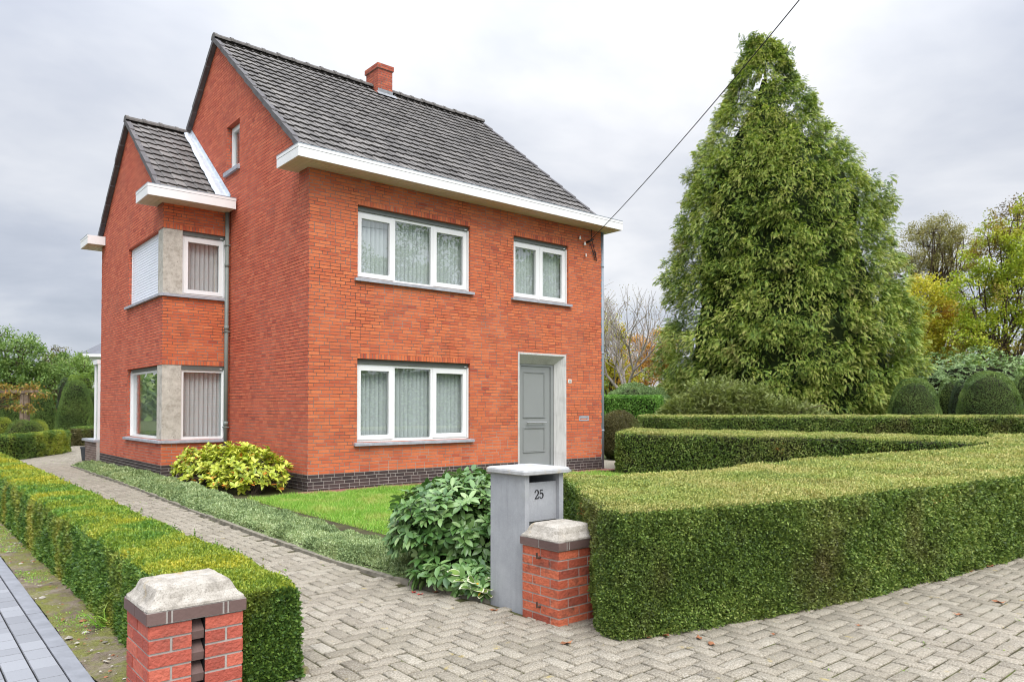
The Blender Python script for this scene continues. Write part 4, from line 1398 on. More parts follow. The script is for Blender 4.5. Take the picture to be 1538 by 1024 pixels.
# stray shoots standing out of the clipped box
n = 420; sv = RNG.uniform(-8.7, 6, n); su = np.where(RNG.random(n) < .5, RNG.choice([-4.67, -4.10], n) + RNG.normal(0, .02, n), RNG.uniform(-4.7, -4.06, n)); P = hv(su, sv, .545 + RNG.normal(0, .010, n))
lm = LM()
for q in range(7):
    d_ = norm(spread(n, .16) + [0, 0, 1]) if q == 0 else d_
    Q = P + d_ * (.010 * q * RNG.uniform(.5, 1.0, n))[:, None]
    lm.add(*inst(T_DIAMOND, Q, norm(d_ * .9 + spread(n, .55)), spread(n), RNG.uniform(.014, .022, n), .011, np.clip(RNG.random(n) * .5 + .3, 0, 1)))
lm.build('shoots', M['box_side'], hb)

# big yew hedge right
A = [(.61, 5.05, .86), (.70, 4.93, .87), (1.0, 5.04, .875), (2.5, 5.80, .875), (4.5, 7.12, .875), (5.3, 7.72, .87), (6.3, 8.85, .87), (8, 11.2, .87), (11, 15.5, .87), (13, 18.5, .87)]
B = [(.50, 7.55, .86), (.6, 7.6, .87), (.87, 7.4, .87), (2.0, 8.0, .87), (3.65, 9.6, .87), (5.3, 10.85, .87), (7.2, 12.05, .87), (9.4, 14.3, .87), (11.0, 16.7, .87), (12.2, 19, .87)]
yh = plant('yew_hedge', 'broad waist-high clipped yew hedge beside the stone mailbox, front of the lawn', 'hedge', (.8, 5.2, 0))
V, T = hedge_hull(A, B, n=110, rnd_r=.06)
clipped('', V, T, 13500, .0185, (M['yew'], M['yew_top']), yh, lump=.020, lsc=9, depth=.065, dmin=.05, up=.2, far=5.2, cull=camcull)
V, T = hedge_hull(A, B, n=70, rnd_r=.04, inset=.055)
hull_mesh('branches', V, T, M['twig'], yh)

A = [(2.43, 17.35, .97), (2.6, 17.2, .98), (4.6, 16.75, .95), (7.4, 16.6, .90), (9.75, 14.75, .865)]
B = [(3.1, 19.8, .97), (3.3, 19.9, .98), (5.2, 19.3, .95), (8.3, 19.2, .90), (10.9, 16.7, .865)]
yh2 = plant('yew_hedge', 'second clipped yew hedge behind the lawn, starting beside the house corner', 'hedge', (2.8, 17.6, 0))
V, T = hedge_hull(A, B, n=60, rnd_r=.06)
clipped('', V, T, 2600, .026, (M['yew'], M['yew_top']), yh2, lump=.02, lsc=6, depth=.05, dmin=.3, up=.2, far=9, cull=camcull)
V, T = hedge_hull(A, B, n=40, rnd_r=.04, inset=.08)
hull_mesh('branches', V, T, M['twig'], yh2)

A = [(4.75, 27.3, 1.22), (5.0, 27.2, 1.24), (10, 27.0, 1.24), (16, 26.6, 1.24), (25, 25.6, 1.24)]
B = [(4.9, 28.8, 1.22), (5.2, 28.8, 1.24), (10, 28.6, 1.24), (16, 28.2, 1.24), (25, 27.2, 1.24)]
yh3 = plant('yew_hedge', 'long level clipped hedge farthest back, in front of the tall cypress', 'hedge', (5, 28, 0))
V, T = hedge_hull(A, B, n=60, rnd_r=.06)
clipped('', V, T, 1500, .026, (M['yew'], M['yew_top']), yh3, lump=.02, lsc=5, depth=.05, dmin=.5, up=.2, far=10, cull=camcull)
V, T = hedge_hull(A, B, n=30, rnd_r=.04, inset=.1)
hull_mesh('branches', V, T, M['twig'], yh3)

# silver groundcover strip
A = [tuple(hw(u + .05, v)[:2]) + (z,) for (u, v), z in zip(EDGE[:-1], (.07, .11, .12, .12, .115, .11, .11, .10))]
B = [tuple(hw(*q)[:2]) + (z,) for q, z in (((-1.46, 9.75), .07), ((-1.46, 6.3), .12), ((-1.46, 3.4), .125), ((-1.54, -.6), .11), ((-1.60, -4), .10), ((-1.62, -5.8), .10), ((-1.6, -6.8), .10), ((-1.6, -7.4), .09))]
V, T = hedge_hull(A, B, n=110, rnd_r=.09, batter=.03)
n = 150000
P, N = sample(V, T, n, lambda c: np.clip((8 / np.maximum(np.linalg.norm(c - CAM, axis=1), 8)) ** 2, .12, 1))
k = camcull(P, N); P, N = P[k], N[k]; n = len(P)
sc = np.clip(np.linalg.norm(P - CAM, axis=1) / 8, 1, 2.2)
P = P + N * (.030 * vn(P, 7) + .022 * vn(P, 17, 1) - .055 * RNG.random(n) ** 1.5)[:, None]; P[:, 2] = np.maximum(P[:, 2], .012)
lm = LM(); lm.add(*inst(T_DIAMOND, P, norm(N * .6 + spread(n, .6) + [0, 0, .3]), N + spread(n, .5), .024 * sc * RNG.uniform(.7, 1.3, n), .013 * sc, np.clip(RNG.random(n) * .8 + .2 * vn(P, 9, 2), 0, 1)))
gc = lm.build('groundcover', M['silver']); tag(gc, kind='stuff')
V, T = hedge_hull(A, B, n=60, rnd_r=.05, inset=.05)
np_mesh('groundcover_shade_core', V, T, M['twig'], gc)  # dark filler hull painting shade under the groundcover leaves


def whorls(name, mat, C, R, n, nl, ln, wd, parent, tilt=.35, shell=(.75, 1.0), lumpk=1, lump=.13, zmin=.05, droop=.1, alt=None, altfrac=0, seed=0, hemi=True, sparse=0):
    """rosettes of broad leaves over an ellipsoidal bush"""
    d = norm(RNG.normal(size=(n * 3, 3)));
    if hemi: d = d[d[:, 2] > -.35]
    d = d[:n]; n = len(d)
    rr_ = RNG.uniform(shell[0], shell[1], n) * (1 + lump * vn(d * 2.2 + C, 1.6, lumpk))
    P = C + d * R * rr_[:, None]
    k = P[:, 2] > zmin; P, d = P[k], d[k]; n = len(P)
    ax = norm(norm(d / R) * .7 + [0, 0, .55] + spread(n, .25))
    t1 = norm(np.cross(ax, spread(n))); t2 = np.cross(ax, t1)
    LD, LP, LN, LR = [], [], [], []
    ph = RNG.random(n) * 6.28; cr = RNG.random(n)
    for q in range(nl):
        th = ph + 6.283 * q / nl + RNG.normal(0, .22, n)
        rad_ = t1 * np.cos(th)[:, None] + t2 * np.sin(th)[:, None]
        D = norm(rad_ + ax * (tilt + RNG.normal(0, .22, n))[:, None] + np.array([0, 0, -droop]))
        LD.append(D); LP.append(P + D * .012); LN.append(ax + spread(n, .12)); LR.append(np.clip(cr * .6 + RNG.random(n) * .4, 0, 1))
    LD, LP, LN, LR = map(np.concatenate, (LD, LP, LN, LR))
    m_ = len(LD); s_ = RNG.uniform(.65, 1.2, m_)
    k = RNG.random(m_) > sparse
    LD, LP, LN, LR, s_ = LD[k], LP[k], LN[k], LR[k], s_[k]; m_ = len(LD)
    ka = RNG.random(m_) < altfrac
    lm = LM(); lm.add(*inst(T_LEAF, LP[~ka], LD[~ka], LN[~ka], (ln * s_)[~ka], (wd * s_)[~ka], LR[~ka]))
    o = lm.build(name, mat, parent)
    if alt is not None and ka.any():
        lm = LM(); lm.add(*inst(T_LEAF, LP[ka], LD[ka], LN[ka], (ln * s_)[ka], (wd * s_)[ka], LR[ka])); lm.build('discoloured_leaves', alt, parent)
    return P


def stems(name, mat, base, tips, parent, r0=.012, spreadb=.08, seed=0):
    g = MB(); rr = random.Random(seed)
    for t in tips:
        b = base + np.array([rr.uniform(-1, 1) * spreadb, rr.uniform(-1, 1) * spreadb, 0])
        m1 = b + (t - b) * .45 + np.array([rr.uniform(-.05, .05), rr.uniform(-.05, .05), .08])
        g.tube([b, m1, t], [r0, r0 * .7, r0 * .35], 5)
    return g.build(name, mat, parent)


# viburnum by the mailbox
vb = hw(-1.72, -7.2)
vib = plant('viburnum_shrub', 'dense shrub with ribbed dark green leaves beside the grey mailbox', 'shrub', vb)
C = vb + np.array([0, 0, .43]); Rv = np.array([.72, .68, .50])
tp = whorls('foliage', M['viburnum'], C, Rv, 560, 6, .108, .050, vib, tilt=.28, shell=(.84, 1.02), lump=.08, zmin=.08, droop=.18)
whorls('inner_foliage', M['viburnum'], C, Rv, 280, 6, .11, .052, vib, shell=(.5, .8), zmin=.06, droop=.3)
# low leaves spilling over the kerb
whorls('low_foliage', M['viburnum'], hw(-2.06, -7.55, .13), np.array([.42, .40, .17]), 110, 6, .11, .052, vib, tilt=.2, droop=.25, zmin=.04)
whorls('low_foliage', M['viburnum'], hw(-2.1, -7.92, .10), np.array([.22, .22, .12]), 40, 6, .10, .048, vib, tilt=.2, droop=.2, zmin=.03)
stems('stems', M['stem'], vb, tp[::9], vib, .010, .12, 1)

hs = hw(-2.19, -7.98, .0)
ho = plant('hosta_plant', 'small hosta with cream-edged and yellowed leaves at the mailbox foot', 'plant', hs)
for nm, mt, sc_, dzz in (('leaf_edge', 'hosta_edge', 1.0, 0), ('foliage', 'hosta', .80, .004)):
    rs = np.random.default_rng(5); n = 34
    th = rs.uniform(0, 6.28, n); D = norm(np.stack([np.cos(th), np.sin(th), rs.uniform(-.25, .5, n)], 1) - HU * .4 - HV * .3)
    P = np.repeat(hs[None], n, 0) + D * rs.uniform(.02, .10, n)[:, None] + np.stack([rs.normal(0, .05, n), rs.normal(0, .05, n), rs.uniform(.05, .15, n)], 1)
    lm = LM(); ll = rs.uniform(.08, .13, n); lm.add(*inst(T_LEAF, P + D * (1 - sc_) * .05 + [0, 0, dzz], D, np.tile([0, 0, 1.0], (n, 1)) + rs.normal(0, .3, (n, 3)) - HV * .4, ll * sc_, ll * .75 * sc_))
    lm.build(nm, M[mt], ho)
n = 12; th = RNG.uniform(0, 6.28, n); D = norm(np.stack([np.cos(th), np.sin(th), RNG.uniform(-.6, .3, n)], 1) - HU * .2)
lm = LM(); lm.add(*inst(T_LEAF, hs + spread(n, .05) * [1, 1, .3] + [.07, 0, .13], D, spread(n), RNG.uniform(.07, .12, n), .03)); lm.build('yellowed_leaves', M['hosta_yellow'], ho)

# yellow-green rhododendron in the corner of the wing
rb_ = hw(-.72, 1.7)
rho = plant('rhododendron_bush', 'low spreading yellow-green rhododendron with orange leaves in the house corner', 'shrub', rb_)
tips = []
for (u, v, z, ru, rv, rz, nn) in ((-.72, .75, .32, .60, .80, .40, 210), (-.68, 1.9, .38, .62, .85, .44, 260), (-.8, 3.05, .34, .62, .80, .40, 230), (-.5, 1.4, .45, .4, .8, .40, 90), (-.85, 1.0, .16, .62, 1.1, .2, 130), (-.9, 2.6, .16, .6, 1.2, .2, 140)):
    # ellipsoid in house axes -> rotate radii by building in place
    d = norm(RNG.normal(size=(nn * 2, 3))); d = d[d[:, 2] > -.3][:nn]
    sh = RNG.uniform(.72, 1.06, len(d))
    P = hv(u + d[:, 0] * ru * sh, v + d[:, 1] * rv * sh, z + d[:, 2] * rz * sh); k = (P[:, 2] > .06)
    P, d = P[k], d[k]; n = len(P)
    dn = norm(HU * d[:, :1] / ru + HV * d[:, 1:2] / rv + ZA * d[:, 2:3] / rz)
    ax = norm(dn * .6 + [0, 0, .7] + spread(n, .25)); t1 = norm(np.cross(ax, spread(n))); t2 = np.cross(ax, t1); tips.append(P)
    for q in range(7):
        th = RNG.random() * 6.28 + 6.283 * q / 7 + RNG.normal(0, .25, n)
        D = norm(t1 * np.cos(th)[:, None] + t2 * np.sin(th)[:, None] + ax * RNG.uniform(.1, .9, n)[:, None])
        if q == 0: LD, LP, LN = [], [], []
        LD.append(D); LP.append(P); LN.append(ax + spread(n, .15))
    LD, LP, LN = map(np.concatenate, (LD, LP, LN)); m_ = len(LD); s_ = RNG.uniform(.7, 1.2, m_)
    low = np.clip(1 - LP[:, 2] / .6, 0, 1)
    ka = RNG.random(m_) < .015 + .05 * low
    lm = LM(); lm.add(*inst(T_LEAF, LP[~ka], LD[~ka], LN[~ka], .115 * s_[~ka], .055 * s_[~ka])); lm.build('foliage', M['rhodo'], rho)
    lm = LM(); lm.add(*inst(T_LEAF, LP[ka], LD[ka], LN[ka], .115 * s_[ka], .055 * s_[ka])); lm.build('orange_leaves', M['rhodo_orange'], rho)
tips = np.concatenate(tips)
for k_, (u, v) in enumerate(((-.9, .3), (-.72, 1.7), (-.8, 2.9))):
    b = hw(u, v); near = tips[np.linalg.norm((tips - b)[:, :2], axis=1) < .9][::5]
    stems('stems', M['bark'], b, near, rho, .014, .10, k_)

# ------------------------------------------------------------------ gate pillars and mailbox


def cap_mesh(g, u0, u1, v0, v1, z, h, m):
    """weathered cast-stone cap, chamfered"""
    ou, ov = u0 - .018, v0 - .018; pu_, pv = u1 + .018, v1 + .018
    rr = random.Random(int(u0 * 50)); n = 12
    levels = [(0.0, .0), (.004, .012), (.020, .026), (.036, .046), (.046, .070), (.056, .088), (.072, .097), (.10, h - .004)]
    rings = []
    for ins, zz in levels:   # inset, height
        ring = []
        for side in range(4):
            for q in range(n):
                t = q / n
                a, b, c_, d = ou + ins, pu_ - ins, ov + ins, pv - ins
                U, V_ = [(a + (b - a) * t, c_), (b, c_ + (d - c_) * t), (b - (b - a) * t, d), (a, d - (d - c_) * t)][side]
                cut = min(1, abs(t - .0) * 6) if q < n / 2 else min(1, abs(1 - t) * 6)
                j = .0 if ins == 0 else rr.uniform(-.0025, .0025)
                cu_, cv_ = (u0 + u1) / 2, (v0 + v1) / 2
                f_ = 1 - .035 * (1 - cut)
                ring.append(hw(cu_ + (U - cu_) * f_ + j, cv_ + (V_ - cv_) * f_ + j * .7, z + zz + (rr.uniform(-.0018, .0018) if ins > .01 else 0)))
        rings.append(ring)
    N_ = 4 * n
    g.poly(list(reversed(rings[0])), m)
    for a, b in zip(rings[:-1], rings[1:]):
        for q in range(N_): g.poly([a[q], a[(q + 1) % N_], b[(q + 1) % N_], b[q]], m)
    top = rings[-1]; cen = sum(top) / N_ + np.array([0, 0, .001])
    for q in range(N_): g.poly([top[q], top[(q + 1) % N_], cen], m)


def pillar(label, u0, u1, v0, v1, slot, seed):
    root = thing('gate_pillar', label, 'gate pillar', hw(u0, v0), 'brick gate pillars')
    ph, pz, bz = .078, .527, .592              # course, shaft top, band top
    g = MB(); dk = MB()
    faces = [(Fr(hw(0, v0), HU, -HV), u0, u1), (Fr(hw(0, v1), HU, HV), u0, u1), (Fr(hw(u0, 0), HV, -HU), v0, v1), (Fr(hw(u1, 0), HV, HU), v0, v1)]
    for k_, (fr, a, b) in enumerate(faces):
        hole = [(a + .19, a + .255, -1, pz)] if (slot and k_ == 0) else []
        skin(g, fr, a, b, -.02, pz, hole)
        rr = random.Random(seed * 10 + k_)
        nc = 8; ch = (pz + .02) / nc
        for c_ in range(nc):
            z0, z1 = -.02 + c_ * ch + .006, -.02 + (c_ + 1) * ch - .006
            if hole:
                L_, R_ = [(a, a + .19)], [(a + .255, b)]
                runs = (L_ if c_ % 2 else [(a, a + .092), (a + .104, a + .19)]) + (R_ if c_ % 2 else [(a + .255, a + .35), (a + .362, b)])
            else:
                w_ = b - a
                runs = [(a, a + w_ * .48), (a + w_ * .48 + .011, b)] if c_ % 2 else [(a, a + w_ * .21), (a + w_ * .21 + .011, a + w_ * .70), (a + w_ * .70 + .011, b)]
            for x0, x1 in runs: emit(g, fr, [(x0, z0), (x1, z0), (x1, z1), (x0, z1)], 1, rr.random(), .005 + rr.uniform(-.0015, .0015))
        # dark header band, slightly proud
        f2 = Fr(fr.o + fr.N * .014, fr.X, fr.N)
        skin(dk, f2, a - .014, b + .014, pz + .002, bz, [])
        w_ = b - a + .028; xs = [0, .19, .24, .76, .81, 1.0] if k_ < 2 else [0, .5, 1.0]
        for q in range(len(xs) - 1):
            x0, x1 = a - .014 + w_ * xs[q] + (.005 if q else 0), a - .014 + w_ * xs[q + 1] - (.005 if q < len(xs) - 2 else 0)
            emit(dk, f2, [(x0, pz + .006), (x1, pz + .006), (x1, bz - .006), (x0, bz - .006)], 1, rr.random(), .004)
    dk.poly([hw(u0 - .014, v0 - .014, pz + .002), hw(u1 + .014, v0 - .014, pz + .002), hw(u1 + .014, v1 + .014, pz + .002), hw(u0 - .014, v1 + .014, pz + .002)], 0)
    g.build('brick_shaft', [M['pmortar'], M['pbrick' if slot else 'pbrick_old']], root)
    dk.build('brick_band', [M['pmortar'], M['pdark']], root)
    if slot:
        s_ = MB(); fr = faces[0][0]; a = u0
        s_.box(fr, a + .191, a + .254, -.16, -.10, -.02, pz, 1)
        s_.poly([fr.p(a + .19, 0, 0), fr.p(a + .19, -.15, 0), fr.p(a + .19, -.15, pz), fr.p(a + .19, 0, pz)], 1); s_.poly([fr.p(a + .255, 0, 0), fr.p(a + .255, -.15, 0), fr.p(a + .255, -.15, pz), fr.p(a + .255, 0, pz)], 1)
        k_ = 0; z = pz - .105
        while z > -.03:
            x0, x1 = a + .193, a + .252
            P_ = [(-.095, z), (-.012, z), (-.004, z + .040), (-.06, z + .085), (-.095, z + .085)]
            l_ = [fr.p(x0, d, q) for d, q in P_]; r_ = [fr.p(x1, d, q) for d, q in P_]
            s_.poly(l_); s_.poly(r_[::-1])
            for q in range(5): s_.poly([l_[q], r_[q], r_[(q + 1) % 5], l_[(q + 1) % 5]])
            z -= .103
        s_.build('slot_stones', [M['pdark'], M['dark']], root)
    c_ = MB(); cap_mesh(c_, u0, u1, v0, v1, bz, .105, 0)
    c_.build('cap', [M['cap']], root, False)
    return root


pillar('brick gate pillar with dark slot and pale stone cap at the box hedge end', -4.95, -4.515, -9.03, -8.64, True, 1)
p2 = pillar('weathered brick gate pillar with rusty hinge hooks between mailbox and yew hedge', -2.24, -1.83, -8.97, -8.585, False, 2)
M['rust'] = plain('rusty_iron', (.07, .04, .028), .8, .3, .3, 40)
for z in (.44, .085):
    g = MB(); fr = Fr(hw(-2.24, 0), HV, -HU)
    g.tube([fr.p(-8.78, .0, z + .017), fr.p(-8.78, .035, z + .017), fr.p(-8.78, .037, z + .055)], [.009, .009, .007], 6)
    g.build('hinge_hook', [M['rust']], p2)

mb_ = thing('mailbox', 'grey bluestone mailbox pillar numbered 25 beside the brick gate pillar', 'mailbox', hw(-2.0, -8.36))
u0, u1, v0, v1 = -2.205, -1.80, -8.565, -8.15; hh = 1.035
g = MB(); g.box(HOUSE, u0, u0 + .045, v0, v1, -.02, hh); g.box(HOUSE, u1 - .045, u1, v0, v1, -.02, hh); g.box(HOUSE, u0 + .045, u1 - .045, v1 - .04, v1 - .002, .66, hh)
o = g.build('side_slab', [M['bluestone']], mb_)
g = MB(); g.box(HOUSE, u0 + .046, u1 - .046, v0 + .035, v0 + .065, .675, .972); g.box(HOUSE, u0 + .046, u1 - .046, v0 + .065, v1 - .042, .675, .70)
fp = g.build('front_panel', [M['bluestone']], mb_)
numerals('25', Fr(hw(0, v0 + .0345), HU, -HV), -2.075, .845, .068, .004).build('numerals', [M['black']], fp)
g = MB(); cu0, cu1, cv0, cv1 = u0 - .032, u1 + .048, v0 - .042, v1 + .035
P_ = [(.0, .012), (-.012, 0), (-.016, .03), (-.010, .052), (.008, .064)]
rings = []
for ins, z in ((.008, 0), (.0, .006), (-.001, .028), (.004, .040), (.018, .047)):
    r_ = []
    cr_ = .03
    for cx_, cy_, a0 in ((cu1, cv0, -90), (cu1, cv1, 0), (cu0, cv1, 90), (cu0, cv0, 180)):
        sx_ = -1 if cx_ == cu1 else 1; sy_ = -1 if cy_ == cv1 else 1
        for q in range(4):
            t = rad(a0 + 30 * q)
            r_.append(hw(cx_ + sx_ * (cr_ + ins) + cr_ * cos(t), cy_ + sy_ * (cr_ + ins) + cr_ * sin(t), hh + z))
    rings.append(r_)
N_ = len(rings[0]); g.poly(rings[0][::-1])
for a_, b_ in zip(rings[:-1], rings[1:]):
    for q in range(N_): g.poly([a_[q], a_[(q + 1) % N_], b_[(q + 1) % N_], b_[q]])
g.poly(rings[-1])
g.build('cap', [M['capslab']], mb_)

# ------------------------------------------------------------------ fallen leaves on the paving
base_leaf = None
spots = [((800, 905), 0), ((1162, 953), 0), ((1068, 968), 0), ((1000, 955), 0), ((1213, 906), 0), ((1395, 866), 0), ((1487, 851), 0), ((1530, 833), 0), ((1440, 924), 0), ((1290, 940), 0),
         ((850, 967), 0), ((1050, 959), 0), ((1100, 930), 0), ((970, 957), 0), ((1330, 884), 0), ((1500, 905), 0), ((1180, 918), 0), ((622, 890), 1), ((631, 893), 1), ((655, 890), 0), ((742, 917), 0), ((500, 842), 0), ((417, 815), 0), ((1350, 875), 0), ((1455, 858), 0)]
T_DEAD = np.array([(-.5, 0, .10), (-.2, .22, .16), (.1, .34, .02), (.32, .14, .10), (.55, 0, .22), (.3, -.2, .03), (.0, -.3, .15), (-.25, -.2, .02), (0, 0, .0)])
for idx in (0, 1):
    me_o = None
    for k_, ((x, y), ki_) in enumerate(spots):
        if ki_ != idx: continue
        a_, b_ = (x - 769) / FPX, -(y - PCY) / FPX
        r_ = np.array([a_, cos(PIT) - sin(PIT) * b_, sin(PIT) + cos(PIT) * b_]); p = np.array([0, 0, 1.55]) - r_ * (1.55 / r_[2])
        if me_o is None:
            F = np.array([(q, (q + 1) % 8, 8) for q in range(8)])
            me_o = np_mesh('fallen_leaf', T_DEAD * .075, F, M['deadleaf'] if idx == 0 else M['pinkleaf']); o = me_o
        else:
            o = me_o.copy(); COL.objects.link(o)
        o.location = (p[0], p[1], .004); o.rotation_euler = (0, 0, random.random() * 6.28); s_ = random.uniform(.7, 1.35); o.scale = (s_, s_ * random.uniform(.6, 1), s_)
        tag(o, 'dry brown leaf lying on the grey paving' if idx == 0 else 'small red leaf lying on the paving by the viburnum', 'leaf', 'dry brown leaves on the paving' if idx == 0 else 'red leaves on the paving')
# ================================================================== BACKGROUND
def lathe_vt(c, prof, n=28):
    V = []; T = []
    for r_, z in prof:
        for q in range(n):
            a_ = 2 * math.pi * q / n; V.append((c[0] + r_ * cos(a_), c[1] + r_ * sin(a_), c[2] + z))
    for k_ in range(len(prof) - 1):
        for q in range(n):
            q2 = (q + 1) % n; a_, b_, c_, d_ = k_ * n + q, k_ * n + q2, (k_ + 1) * n + q2, (k_ + 1) * n + q
            T += [(a_, b_, c_), (a_, c_, d_)]
    return np.array(V), np.array(T)


def topiary(name, label, cat, c, r, h, mat, n, ln, shape='cone', group=None, lump=.02, depth=.05, stretch=1.0):
    c = np.array([c[0], c[1], 0.0])
    root = thing(name, label, cat, c, group)
    if shape == 'cone': prof = [(r * .80, 0), (r * .97, h * .12), (r, h * .28), (r * .95, h * .45), (r * .82, h * .65), (r * .66, h * .82), (r * .54, h * .92), (r * .38, h * .985), (0.01, h)]
    elif shape == 'dome': prof = [(r * .93, 0), (r, h * .2), (r * .97, h * .45), (r * .86, h * .68), (r * .66, h * .86), (r * .4, h * .96), (.01, h)]
    else: prof = [(r * .5, 0), (r * .85, h * .2), (r, h * .45), (r * .92, h * .68), (r * .7, h * .86), (r * .4, h * .96), (.01, h)]
    V, T = lathe_vt((0, 0, 0), prof)
    V = V * [1, stretch, 1] + c
    n = int(n * 3.6)
    P, N = sample(V, T, n); k = camcull(P, N); P, N = P[k], N[k]; n = len(P)
    P = P + N * (lump * vn(P, 5) - depth * RNG.random(n) ** 1.5)[:, None]
    lm = LM(); lm.add(*inst(T_DIAMOND, P, norm(N * .5 + spread(n, .55) + [0, 0, .3]), N + spread(n, .5), ln * .85 * RNG.uniform(.7, 1.3, n), ln * .42, np.clip(RNG.random(n) * .8 + .2 * vn(P, 4, 2), 0, 1)))
    lm.build('foliage', mat, root)
    V2 = (V - c) * [.86, .86, .92] + c
    np_mesh('branches', V2, T, M['twig'], root)  # shrunken dark hull, inner shade put into its colour
    return root


def limb(g, a, b, r0, r1, rr, n=5, wob=.12, sides=5, m=0):
    a, b = np.array(a, float), np.array(b, float); ln = np.linalg.norm(b - a); pts = [a]; rads = [r0]
    for q in range(1, n):
        t = q / n; pts.append(a + (b - a) * t + np.array([rr.uniform(-1, 1), rr.uniform(-1, 1), rr.uniform(-.3, .8)]) * ln * wob * sin(math.pi * t) * .5); rads.append(r0 + (r1 - r0) * t)
    pts.append(b); rads.append(r1)
    g.tube(pts, rads, sides, m, cap=False)
    return pts


def tree(name, label, base, trunk_h, blobs, nclump, nleaf, cr, leaf, mat, bark, tr=.15, group=None, seed=0, cat='tree', shell=.45, lw=.6, twig=.012, droop=0.0):
    """trunk and limbs to leaf clumps spread through ellipsoids (centre, radii, share)"""
    rr = random.Random(seed); rs = np.random.default_rng(seed + 100)
    base = np.array([base[0], base[1], 0.0]); root = thing(name, label, cat, base, group)
    g = MB(); top = base + np.array([0, 0, trunk_h])
    limb(g, base - [0, 0, .05], top, tr, tr * .75, rr, 4, .05, 8)
    tot = sum(b[2] for b in blobs); CC = []; crn = []
    for c, R, sh in blobs:
        c = np.array(c, float); R = np.array(R, float); k_ = max(3, int(nclump * sh / tot))
        d = norm(rs.normal(size=(k_, 3))); s_ = rs.uniform(shell, 1, k_) ** .6
        P = c + d * R * s_[:, None]
        # a few main limbs per blob, the clumps hang on them
        nm = max(2, int(k_ / 9)); mains = []
        for q in range(nm):
            e = c + norm(rs.normal(size=3) + [0, 0, .4]) * R * .55
            pts = limb(g, top + (c - top) * .0, e, tr * .45, tr * .14, rr, 5, .16, 6); mains += pts[1:]
        mains = np.array(mains)
        for p in P:
            i_ = np.argmin(np.linalg.norm(mains - p, axis=1) + .5 * np.maximum(0, mains[:, 2] - p[2]))
            limb(g, mains[i_], p, tr * .12, twig * .5, rr, 3, .2, 4)
        CC.append(P)
    CC = np.concatenate(CC)
    g.build('trunk', bark, root, True)
    per = max(1, nleaf // len(CC)); n = per * len(CC)
    C_ = np.repeat(CC, per, 0); cc_ = np.repeat(rs.random(len(CC)), per)
    off = rs.normal(0, 1, (n, 3)); off = off / np.linalg.norm(off, axis=1)[:, None] * (rs.random(n) ** .5)[:, None] * cr * np.repeat(rs.uniform(.6, 1.25, len(CC)), per)[:, None] * [1, 1, .72]
    P = C_ + off
    D = norm(off / cr * .8 + rs.normal(0, .6, (n, 3)) + [0, 0, -.15 - droop])
    lm = LM(); lm.add(*inst(T_FOLD, P, D, norm(rs.normal(0, .55, (n, 3)) + [0, 0, .9]), leaf * rs.uniform(.6, 1.3, n), leaf * lw, np.clip(rs.random(n) * .7 + cc_ * .3, 0, 1)))
    lm.build('crown', mat, root)
    return root


# ---- the tall cypress ------------------------------------------------
PROF = [(44, 1121, 1130), (54, 1113, 1184), (66, 1106, 1190), (90, 1092, 1199), (130, 1072, 1223), (165, 1062, 1238), (200, 1050, 1254), (218, 1044, 1278), (240, 1034, 1292), (270, 1022, 1316), (300, 1016, 1337), (340, 1005, 1333), (400, 1003, 1347), (460, 999, 1363), (520, 986, 1379), (560, 984, 1380), (600, 992, 1365), (622, 1008, 1345)]
YC, DEPTH = 37.0, .75
pz_, pc_, pr_ = [], [], []
for y, xl, xr in PROF:
    p = at((xl + xr) / 2, y, YC); q = at(xr, y, YC); pz_.append(max(p[2], 0.05)); pc_.append(p[0]); pr_.append((q[0] - p[0]))
pz_, pc_, pr_ = map(lambda a_: np.array(a_[::-1]), (pz_, pc_, pr_)); pr_ = np.maximum(pr_ - .50, pr_ * .6); pz_ = pz_ * .972
cy_ = thing('cypress_tree', 'very tall broad green cypress with drooping sprays, rising behind the hedges', 'tree', (float(np.interp(2, pz_, pc_)), YC, 0))
g = MB(); xb = float(np.interp(2, pz_, pc_))
g.tube([(xb, YC, -.1), (xb - .1, YC, 7), (float(np.interp(14, pz_, pc_)), YC, 14), (float(np.interp(18.5, pz_, pc_)), YC, pz_[-1] - .6)], [.55, .40, .2, .03], 10)
rs = np.random.default_rng(77)
for i in range(150):
    z = rs.uniform(.8, pz_[-1] - 2); a_ = rs.uniform(0, 6.283); c0 = np.array([np.interp(z, pz_, pc_), YC, z]); r_ = np.interp(z, pz_, pr_) * .82
    e = c0 + np.array([cos(a_) * r_, DEPTH * sin(a_) * r_, rs.uniform(-.2, .5)])
    limb(g, c0 * [1, 1, 1] + [0, 0, -.5], e, .05, .012, random, 3, .08, 4)
g.build('trunk', M['bark'], cy_)
# drooping spray: a curved midrib with paired leaflets
vv_, ff_, fr_ = [], [], []
for k_ in range(8):
    x = .06 + .12 * k_
    for sgn in (1, -1):
        i_ = len(vv_); l_ = .36 * (1 - .55 * abs(x - .35)); w_ = .055
        zz = -.35 * x * x
        b = np.array([x, 0, zz]); t = b + np.array([l_ * .72, sgn * l_ * .62, -.10 * l_]); m_ = (b + t) / 2; pn = np.array([-.62 * sgn, .72, 0]) * w_ * sgn
        vv_ += [b, m_ + pn * 1.0 + [0, 0, .03], t, m_ - pn * 1.0 + [0, 0, .03]]; ff_.append((i_, i_ + 1, i_ + 2, i_ + 3)); fr_.append(-.22 + .5 * x + .10 * (k_ % 2))
i_ = len(vv_); vv_ += [np.array([.8, 0, -.2]), np.array([1.0, .06, -.36]), np.array([1.22, 0, -.55]), np.array([1.0, -.06, -.36])]; ff_.append((i_, i_ + 1, i_ + 2, i_ + 3)); fr_.append(.32)
